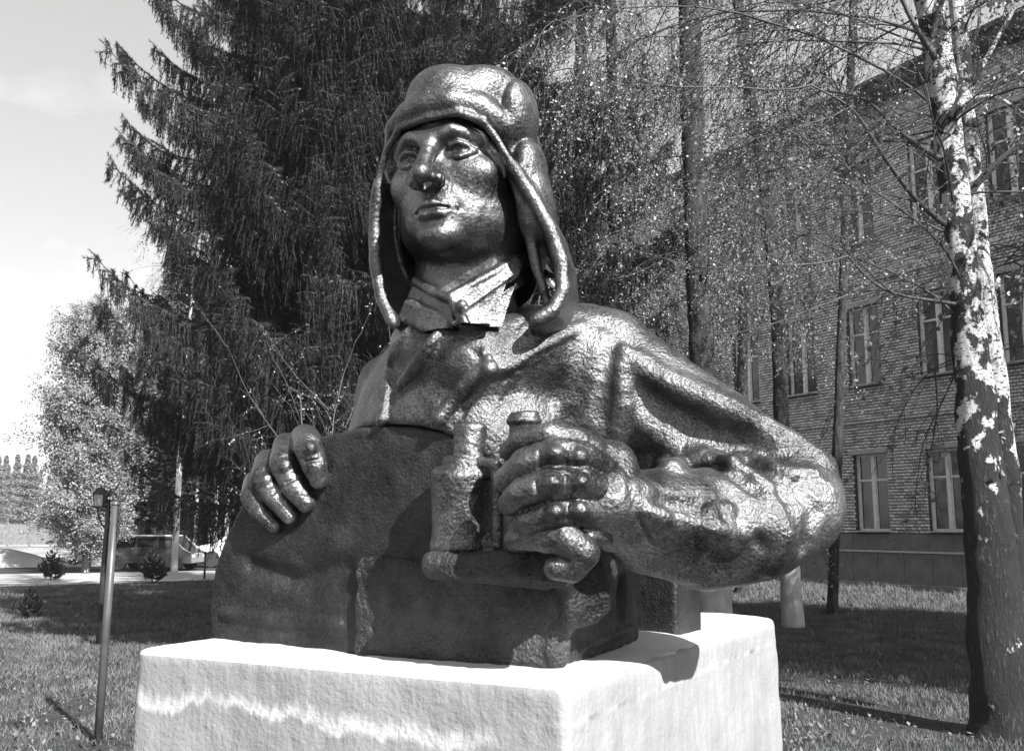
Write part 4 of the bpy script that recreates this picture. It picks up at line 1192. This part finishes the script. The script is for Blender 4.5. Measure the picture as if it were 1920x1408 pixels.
def slab(F_, quad, th, k=.006, n=26):
    """a thick sheet through four corners (a,b,c,d in order)"""
    a, b, c, d = [np.array(q) for q in quad]
    for i in range(n):
        u_ = i / (n - 1)
        F_.chain([a + (b - a) * u_, d + (c - d) * u_], th, k)

outl = [(394, 1215), (392, 1130), (402, 1065), (424, 1000), (455, 940), (493, 882), (545, 835), (605, 815), (665, 803), (720, 796), (775, 799), (830, 808), (872, 830), (900, 868), (926, 930), (950, 1000), (985, 1080), (1010, 1280)]
# ---- jacket: chest, shoulders and both arms, one skin
f_ = Field((-.80, -.70, -.02), (1.42, .62, 1.36), .0078)
f_.ell((.05, .16, .50), (.43, .27, .62), .06)
f_.ell((.16, .08, .68), (.35, .25, .32), .08)
P_, r_ = chW([(728, 720, 3.70, 52), (722, 850, 3.72, 72), (720, 1000, 3.7, 75)]); f_.chain(P_, r_, .08)
P_, r_ = chW([(890, 650, 3.42, 72), (1000, 645, 3.36, 76), (1120, 672, 3.30, 92)]); f_.chain(P_, r_, .10)
P_, r_ = chW([(880, 650, 3.45, 66), (800, 680, 3.55, 58), (740, 740, 3.70, 60)]); f_.chain(P_, r_, .08)
P_, r_ = chW([(1140, 680, 3.30, 98), (1240, 752, 3.24, 93), (1340, 815, 3.18, 88), (1440, 893, 3.12, 84), (1492, 928, 3.08, 84)]); f_.chain(P_, r_, .04)
f_.ell(LW(1120, 760, 3.36), (.20, .22, .24), .08)
P_, r_ = chW([(790, 650, 3.26, 60), (850, 664, 3.17, 70), (905, 672, 3.12, 74), (990, 662, 3.19, 80), (1080, 640, 3.32, 64)]); f_.chain(P_, r_, .06)
f_.prism([LH(*p)[[0, 2]] for p in outl[:14]] + [LH(950, 1000)[[0, 2]], LH(1000, 1280)[[0, 2]]], (0, 2), -.75, Y_FRONT + .085, .03, .01, cut=True)   # room for the hatch plate
# hollow between upper arm, chest and forearm
P_, r_ = chW([(1222, 752, 3.075, 34), (1290, 800, 3.035, 54), (1390, 836, 2.985, 48), (1480, 862, 2.93, 26)]); f_.chain(P_, r_, .045, cut=True)
P_, r_ = chW([(1240, 790, 3.04, 46), (1330, 838, 2.99, 40)]); f_.chain(P_, r_, .045, cut=True)
P_, r_ = chW([(1208, 730, 3.07, 26), (1228, 820, 3.04, 48)]); f_.chain(P_, r_, .035, cut=True)
f_.ell(LW(1270, 830, 3.28), (.16, .10, .18), .05)            # back wall of the hollow
# forearm
P_, r_ = chW([(1488, 955, 3.02, 92), (1420, 985, 2.98, 102), (1320, 990, 2.93, 112), (1225, 978, 2.84, 98), (1165, 950, 2.74, 76), (1140, 935, 2.68, 64)]); f_.chain(P_, r_, .03)
P_, r_ = chW([(1200, 1075, 2.60, 60), (1260, 1098, 2.63, 92), (1350, 1108, 2.66, 100), (1430, 1098, 2.72, 84)]); f_.chain(P_, r_, .06, cut=True)
# arm behind the hatch (hand on the left of the picture)
P_, r_ = chW([(720, 880, 3.72, 75), (610, 960, 3.74, 58), (560, 900, 3.66, 44)]); f_.chain(P_, r_, .05)
# sleeve folds
for pts, k_, cut in (
    ([(1172, 660, 14), (1225, 700, 18), (1300, 738, 20), (1400, 782, 20), (1490, 830, 18), (1550, 866, 12)], .05, False),
    ([(1165, 690, 10), (1168, 760, 14), (1150, 830, 16)], .03, False),
    ([(1180, 870, 16), (1260, 878, 20), (1320, 862, 22), (1390, 885, 18), (1440, 915, 12)], .03, False),
    ([(1345, 868, 8), (1405, 905, 16), (1470, 930, 14), (1520, 925, 8)], .025, True),
    ([(1330, 860, 8), (1400, 862, 14), (1480, 890, 16), (1525, 888, 12)], .02, False),
    ([(1230, 940, 8), (1300, 950, 16), (1365, 920, 14), (1400, 945, 10)], .025, True),
    ([(1180, 880, 6), (1195, 950, 12), (1230, 1030, 10)], .02, True),
    ([(1250, 930, 6), (1275, 980, 11), (1330, 1010, 8)], .03, True),
    ([(1400, 940, 6), (1390, 990, 11), (1440, 1030, 8)], .03, True),
    ([(1500, 910, 6), (1530, 960, 12), (1510, 1030, 8)], .03, True),
    ([(1440, 930, 10), (1470, 1000, 18), (1450, 1070, 12)], .035, False),
    ([(1330, 930, 8), (1335, 990, 16), (1370, 1030, 12)], .03, False),
    ([(1200, 955, 10), (1290, 985, 12), (1400, 1000, 10)], .03, False),
    # placket, lapels, strap, creases of the chest
    ([(775, 612, 8), (742, 645, 9), (728, 700, 11), (714, 800, 13)], .006, False),
    ([(742, 660, 5), (716, 720, 5), (700, 800, 5)], .008, True),
    ([(912, 684, 10), (868, 730, 13), (825, 785, 14)], .006, False),
    ([(922, 700, 6), (886, 748, 8), (848, 800, 8)], .004, True),
    ([(840, 606, 10), (812, 640, 13), (782, 682, 13), (750, 725, 11)], .010, False),
    ([(850, 625, 5), (822, 668, 5), (790, 712, 4)], .006, True),
    ([(1090, 612, 8), (1030, 646, 14), (970, 682, 12), (925, 694, 8)], .028, False),
    ([(1070, 640, 6), (1010, 672, 8), (950, 712, 6)], .012, True),
    ([(905, 655, 6), (925, 690, 10), (915, 702, 9)], .006, False),
    ([(848, 612, 6), (870, 640, 7), (898, 672, 6)], .006, True),
    ([(1012, 575, 6), (960, 618, 7), (905, 665, 6)], .006, True),
    ([(1100, 720, 8), (1060, 800, 12)], .03, True),
    ([(1150, 640, 8), (1130, 700, 14), (1125, 780, 12)], .03, True),
    ([(960, 740, 8), (940, 790, 10)], .03, True),
    ([(1130, 600, 10), (1190, 640, 12)], .03, True)):
    f_.stroke(pts, k_, cut, off=-.012 if cut and k_ > .015 else (-.010 if k_ < .02 else 0))
f_.ell(f_.hit(918, 690, .0)[0], (.022, .022, .022), .004)
JK = f_
jacket = finish(f_, 'jacket', M_BR, .0050, 6, rel=1, amp2=.0012, freq2=23)

# ---- tunic collar: standing band and turned down flaps
f_ = Field((-.30, -.62, 1.0), (.45, .30, 1.52), .0042)
cL = lambda *a: LW(*a)
slab(f_, (cL(846, 556, 3.02), cL(966, 486, 3.14), cL(984, 520, 3.12), cL(866, 600, 3.00)), .017)
slab(f_, (cL(966, 486, 3.14), cL(1000, 470, 3.34), cL(1010, 510, 3.34), cL(984, 520, 3.12)), .014)
slab(f_, (cL(868, 596, 2.97), cL(984, 512, 3.08), cL(1014, 558, 3.05), cL(892, 648, 2.95)), .017, .004)
slab(f_, (cL(984, 512, 3.08), cL(1020, 500, 3.30), cL(1050, 545, 3.28), cL(1014, 558, 3.05)), .013, .006)
slab(f_, (cL(784, 530, 3.16), cL(842, 566, 3.05), cL(850, 606, 3.04), cL(768, 572, 3.17)), .016)
slab(f_, (cL(766, 568, 3.14), cL(848, 600, 3.04), cL(826, 628, 3.05), cL(754, 596, 3.18)), .015, .006)
f_.chain([cL(780, 528, 3.14), cL(812, 548, 3.06), cL(846, 560, 3.02)], .015, .004)
f_.chain([cL(846, 556, 3.015), cL(905, 524, 3.06), cL(966, 488, 3.13)], .015, .004)
f_.chain([cL(868, 596, 2.955), cL(892, 648, 2.935), cL(1012, 560, 3.035)], .012, .003)
f_.chain([cL(850, 606, 3.0), cL(880, 650, 2.98), cL(900, 690, 2.99)], [.010, .010, .008], .004)
f_.ell(cL(866, 574, 2.985), (.020, .020, .020), .004)
collar = finish(f_, 'collar', M_FACE, .0012, 20, amp2=.0007, freq2=60)

# ---- round hatch plate standing upright, and the block beside it
poly = [LH(*p)[[0, 2]] for p in outl]
poly[0][1] = -.012; poly[-1][1] = -.012
f_ = Field((-.95, Y_FRONT - .07, -.03), (.75, Y_FRONT + .24, .85), .0068)
f_.prism(poly, (0, 2), Y_FRONT, Y_FRONT + .115, .004, .014)
f_.stroke([(420, 1150, 8), (520, 1165, 10), (640, 1170, 8)], .02)
f_.stroke([(470, 1060, 8), (560, 1090, 12), (650, 1060, 8)], .05, True)
hatch = finish(f_, 'hatch_plate', M_HT, .0030, 10, amp2=.0014, freq2=30, rel=1)

bpl = [L(np.append(q, 1.2))[:2] for q in ((.125, 2.90), (.472, 3.66), (.30, 4.0), (-.30, 3.9), (-.50, 3.25))]
f_ = Field((-.55, -.62, -.03), (.85, .62, .62), .0068)
f_.prism(bpl, (0, 1), -.012, .30, .01, .03)
P_, r_ = chW([(818, 1060, 2.90, 24), (860, 1062, 2.85, 28), (940, 1062, 2.80, 34), (1020, 1066, 2.76, 38), (1090, 1060, 2.86, 34)]); f_.chain(P_, r_, .03)
f_.ell(LW(1085, 1110, 2.92), (.10, .09, .10), .06)
f_.stroke([(1060, 1080, 12), (1068, 1140, 14), (1056, 1200, 14), (1050, 1240, 10)], .02)
f_.stroke([(1100, 1090, 14), (1120, 1150, 16)], .04, True)
f_.stroke([(1090, 1215, 8), (1180, 1178, 8)], .012)
f_.stroke([(1170, 1090, 12), (1165, 1140, 14)], .04, True)
f_.stroke([(835, 1078, 10), (880, 1080, 8)], .01)
block = finish(f_, 'stone_block', bronze('block_paint', .05, .6, .42, .7), .006, 9, amp2=.004, freq2=24)

mbk = MB()
q0, q1 = L(np.array([.48, 3.80, 1.2])), L(np.array([.72, 3.66, 1.2]))
f_ = Field((.0, .30, -.03), (1.0, 1.1, .62), .009)
f_.box((q1[0] - .47, q1[1] + .16, .24), (.32, .13, .26), .01, rd=.015)
f_.box((.12, .45, .28), (.30, .30, .30), .05, rd=.03)
finish(f_, 'rear_support', M_HT, .002, 9)

# ---- binoculars
f_ = Field((-.15, -.80, .22), (.95, -.05, 1.06), .0045)
def bl(px, py, off): return LH(px, py, off)
OFB = .13
def bar(pts, k=.006, cut=False):
    P = [bl(a, b, c) for a, b, c, r in pts]; rr = [r * 2.82 / FPX for a, b, c, r in pts]
    f_.chain(P, rr, k, cut)
def cyl(p, q, r, k=.006, rd=.012):
    """flat ended barrel between two points"""
    p = np.array(p); q = np.array(q); ax = q - p; Lh = np.linalg.norm(ax) / 2; z_ = ax / (2 * Lh)
    c = (p + q) / 2; m = max(Lh, r) * 1.5 + .04
    sl_, g = f_.sub(c - m, c + m)
    w = [g[i] - np.float32(c[i]) for i in range(3)]
    t = w[0] * z_[0] + w[1] * z_[1] + w[2] * z_[2]
    rr = np.sqrt(np.maximum(w[0] ** 2 + w[1] ** 2 + w[2] ** 2 - t * t, 0))
    d = np.stack(np.broadcast_arrays(rr - r + rd, abs(t) - Lh + rd))
    f_._ap(sl_, (np.sqrt((np.maximum(d, 0) ** 2).sum(0)) + np.minimum(d.max(0), 0) - rd).astype(np.float32), k, False)
pxm = 2.84 / FPX
cyl(bl(866, 1030, .10), bl(866, 874, OFB), 58 * pxm, .004, .022)
cyl(bl(866, 1036, .10), bl(866, 1012, .10), 61 * pxm, .006, .012)
cyl(bl(870, 892, OFB), bl(874, 858, OFB), 44 * pxm, .012, .012)
cyl(bl(878, 870, OFB), bl(884, 792, OFB), 31 * pxm, .006, .016)
cyl(bl(990, 1040, .12), bl(992, 840, .14), 46 * pxm, .004, .02)
cyl(bl(988, 850, .14), bl(982, 772, .15), 29 * pxm, .006, .012)
cyl(bl(982, 796, .15), bl(982, 784, .15), 33 * pxm, .004, .006)
bar([(905, 885, OFB, 15), (960, 885, OFB, 15)])
bar([(905, 1018, .10, 17), (960, 1018, .10, 17)])
bar([(932, 880, .15, 12), (934, 1022, .13, 13)])
bar([(900, 868, .14, 13), (930, 872, .15, 11)])
binoc = finish(f_, 'binoculars', M_SM, .0016, 18, amp2=.0010, freq2=60)

# ---- hands
f_ = Field((.20, -.90, .16), (1.20, -.05, 1.04), .0045)
H_ = lambda pts, k=.006, cut=False: f_.chain(*[list(x) for x in chW(pts)], k, cut)
H_([(1150, 870, 2.74, 44), (1150, 930, 2.72, 60), (1150, 985, 2.76, 50)], .03)
H_([(1180, 940, 2.80, 62), (1140, 935, 2.72, 60)], .03)
H_([(1120, 860, 2.72, 36), (1125, 975, 2.70, 40)], .03)
H_([(1120, 862, 2.70, 30), (1085, 828, 2.66, 27), (1030, 814, 2.64, 24), (975, 824, 2.68, 21), (952, 846, 2.74, 17)], .006)
H_([(1128, 885, 2.66, 32), (1088, 858, 2.60, 33), (1040, 850, 2.58, 31), (985, 866, 2.61, 28), (950, 900, 2.68, 24)], .005)
H_([(1130, 920, 2.65, 30), (1090, 905, 2.58, 32), (1035, 906, 2.56, 31), (978, 925, 2.60, 28), (955, 945, 2.67, 23)], .005)
H_([(1132, 965, 2.66, 28), (1090, 958, 2.60, 29), (1040, 962, 2.58, 28), (995, 976, 2.62, 26), (975, 990, 2.68, 22)], .005)
H_([(965, 1012, 2.68, 20), (1010, 1008, 2.63, 25), (1058, 1010, 2.60, 31), (1092, 1036, 2.62, 33), (1072, 1064, 2.63, 28), (1044, 1064, 2.63, 24)], .006)
H_([(1100, 1000, 2.66, 26), (1140, 985, 2.72, 34)], .01)
for kx, ky in ((1086, 855), (1088, 903), (1086, 955), (1040, 850), (1036, 905), (1040, 960)):
    p_, y_ = f_.hit(kx, ky); f_.ell(p_, (.022, .02, .020), .016)
for pts in ([(1062, 846, 3), (1060, 872, 3)], [(1060, 892, 3), (1060, 922, 3)], [(1064, 948, 3), (1062, 976, 3)], [(1010, 846, 2.5), (1012, 876, 2.5)], [(1004, 902, 2.5), (1008, 930, 2.5)]):
    f_.stroke(pts, .008, True)
hand1 = finish(f_, 'hand', M_SM, .0022, 18, amp2=.0010, freq2=60)
tag(hand1, 'hand wrapped round the binoculars')

f_ = Field((-.92, Y_FRONT - .16, .28), (-.02, Y_FRONT + .40, 1.0), .0045)
def G_(pts, k=.006, cut=False):
    f_.chain([LH(a, b, c) for a, b, c, r in pts], [r * 3.3 / FPX for a, b, c, r in pts], k, cut)
G_([(500, 940, -.20, 50), (545, 900, -.20, 56), (600, 870, -.20, 46)], .03)
G_([(590, 850, -.17, 34), (572, 822, -.08, 29), (578, 838, .035, 28), (590, 872, .045, 24), (598, 898, .025, 19)])
G_([(540, 860, -.17, 36), (538, 836, -.08, 28), (531, 868, .030, 27), (552, 912, .045, 24), (574, 944, .022, 18)])
G_([(505, 890, -.16, 36), (503, 866, -.08, 27), (494, 896, .028, 26), (518, 934, .045, 23), (543, 966, .022, 17)])
G_([(482, 930, -.14, 34), (480, 905, -.06, 25), (473, 930, .025, 24), (490, 962, .040, 21), (514, 985, .018, 15)])
for kx, ky in ((580, 842), (534, 872), (498, 900)):
    p_, y_ = f_.hit(kx, ky); f_.ell(p_, (.024, .02, .024), .016)
for pts in ([(572, 866, 2.5), (600, 862, 2.5)], [(536, 905, 2.5), (562, 894, 2.5)], [(504, 928, 2.5), (530, 914, 2.5)]):
    f_.stroke(pts, .008, True)
hand2 = finish(f_, 'hand', M_SM, .0020, 18, amp2=.0008, freq2=60)
tag(hand2, 'hand with its fingers hooked over the hatch edge')
#@@ car
# ---------------------------------------------------------------- white parked car beyond the road
M_CAR = flat('white_car_paint', .8, .25, 0, spec=.6)
M_TYRE = flat('tyre_rubber', .03, .8); M_RIM = flat('wheel_metal', .45, .35, .7)
p = ground_at(372, 1064); car = empty('parked_car', (p[0] + 1.75, p[1] + .9, 0), .12)
tag(car, 'white parked car half hidden behind the hatch plate, beyond the road', 'car')
prof = [(-2.1, .30), (-2.15, .62), (-2.02, .80), (-1.25, .93), (-.62, 1.38), (.75, 1.40), (1.45, .98), (2.05, .92), (2.12, .55), (2.08, .30)]
mb = MB(); n = len(prof)
sec = [(-.82, .93), (-.86, 1.0), (.86, 1.0), (.82, .93)]
V = []
for yy, k_ in ((-.80, 0), (-.84, 0), (.84, 0), (.80, 0)):
    for x, z in prof:
        tuck = .16 * max(0, (z - .9) / .5)
        V.append((x, yy * (1 - tuck) * (1.0), z))
V = np.array(V)[n:3 * n]
Fs = [tuple(range(n))[::-1], tuple(range(n, 2 * n))] + [(i, i + 1, n + i + 1, n + i) for i in range(n - 1)] + [(n - 1, 0, n, 2 * n - 1)]
mb.add(V, Fs); mb.build('body', M_CAR, car, bevel=.05)
for sy_ in (-1, 1):
    for poly in ([(-.98, .99), (-.56, 1.31), (-.02, 1.33), (-.02, .99)], [(.05, .99), (.05, 1.33), (.70, 1.33), (1.22, 1.0)]):
        vv = [(x, sy_ * (.845 * (1 - .16 * max(0, (z - .9) / .5)) + .004), z) for x, z in poly]
        vi = [(x, y - sy_ * .02, z) for x, y, z in vv]
        MB().add(vv + vi, [(0, 1, 2, 3), (7, 6, 5, 4), (0, 4, 5, 1), (1, 5, 6, 2), (2, 6, 7, 3), (3, 7, 4, 0)]).build('window', M_GL, car)
    MB().box((-2.12, sy_ * .6, .66), (.08, .3, .13)).build('headlight', M_GLASS, car, bevel=.02)
    MB().box((2.1, sy_ * .62, .72), (.06, .26, .14)).build('tail_light', M_DK, car, bevel=.02)
ws = MB().add([(-1.24, -.70, .955), (-1.24, .70, .955), (-.66, .64, 1.368), (-.66, -.64, 1.368)], [(0, 3, 2, 1)])
ws.build('windscreen', M_GL, car).location = (-.012, 0, .012)
tm = MB().lathe([(.20, -.1), (.30, -.1), (.32, -.07), (.32, .07), (.30, .1), (.20, .1)], 24).mesh('tyre', M_TYRE)
rm = MB().lathe([(.0, -.09), (.20, -.09), (.20, .09), (.0, .09)], 16).mesh('rim', M_RIM)
for x in (-1.35, 1.3):
    for y in (-.78, .78):
        w_ = empty('wheel', (x, y, .32), 0, car); w_.rotation_euler = (math.pi / 2, 0, 0)
        obj('tyre', tm, w_); obj('rim', rm, w_)
MB().box((-2.16, 0, .42), (.08, 1.5, .16)).build('bumper', M_DK, car, bevel=.03)

# dark hatchback with a pale roof, broadside beyond the road
M_DCAR = flat('dark_car_paint', .07, .12, .3, .3, 3, 0, spec=.6); M_PROOF = flat('pale_car_roof', .55, .35)
p = ground_at(272, 1070); hb = empty('parked_car', (p[0], p[1] + .9, 0), -.06)
tag(hb, 'dark low hatchback with a pale roof parked beyond the road behind a small spruce', 'car')
prof = [(-1.50, .24), (-1.56, .60), (-1.46, .80), (-1.10, 1.20), (.85, 1.22), (1.30, .78), (1.62, .62), (1.66, .24)]
n = len(prof); V = []
for yy in (-.74, .74):
    for x, z in prof: V.append((x, yy * (1 - .18 * max(0, (z - .78) / .45)), z))
mb = MB(); mb.add(V, [tuple(range(n))[::-1], tuple(range(n, 2 * n))] + [(i, i + 1, n + i + 1, n + i) for i in range(n - 1)] + [(n - 1, 0, n, 2 * n - 1)])
mb.build('body', M_DCAR, hb, bevel=.04)
MB().box((-.12, 0, 1.235), (1.92, 1.26, .045)).build('roof', M_PROOF, hb, bevel=.015)
for sy_ in (-1, 1):
    for poly in ([(-1.20, .84), (-1.00, 1.15), (-.45, 1.16), (-.45, .84)], [(-.37, .84), (-.37, 1.16), (.30, 1.16), (.30, .84)], [(.38, .84), (.38, 1.16), (.80, 1.16), (1.12, .84)]):
        vv = [(x, sy_ * (.74 * (1 - .18 * max(0, (z - .78) / .45)) + .004), z) for x, z in poly]
        vi = [(x, y - sy_ * .02, z) for x, y, z in vv]
        MB().add(vv + vi, [(0, 1, 2, 3), (7, 6, 5, 4), (0, 4, 5, 1), (1, 5, 6, 2), (2, 6, 7, 3), (3, 7, 4, 0)]).build('window', M_GL, hb)
    MB().tube([(-1.24, sy_ * .735, .82), (-1.03, sy_ * .66, 1.2)], .018, 6).build('pillar', M_PROOF, hb)
    MB().tube([(.88, sy_ * .64, 1.2), (1.32, sy_ * .73, .79), (1.6, sy_ * .72, .64)], .014, 6).build('pillar', M_PROOF, hb)
    MB().box((1.63, sy_ * .5, .5), (.07, .24, .12)).build('headlight', M_GLASS, hb, bevel=.02)
for x in (-1.02, 1.08):
    for y in (-.68, .68):
        w_ = empty('wheel', (x, y, .28), 0, hb); w_.rotation_euler = (math.pi / 2, 0, 0); w_.scale = (.88, .88, .88)
        obj('tyre', tm, w_); obj('rim', rm, w_)
#@@ haze
hz = MB().box((0, 300, 10.5), (1900, 1900, 23)).build('haze', None)
hz.data.materials.clear()
m_ = bpy.data.materials.new('thin_air'); m_.use_nodes = True; nt_ = m_.node_tree; nt_.nodes.clear()
ou_ = nt_.nodes.new('ShaderNodeOutputMaterial'); pv_ = nt_.nodes.new('ShaderNodeVolumePrincipled')
pv_.inputs['Color'].default_value = (.9, .9, .9, 1); pv_.inputs['Density'].default_value = .0006; pv_.inputs['Anisotropy'].default_value = .2
nt_.links.new(pv_.outputs[0], ou_.inputs['Volume']); hz.data.materials.append(m_); tag(hz, kind='stuff')
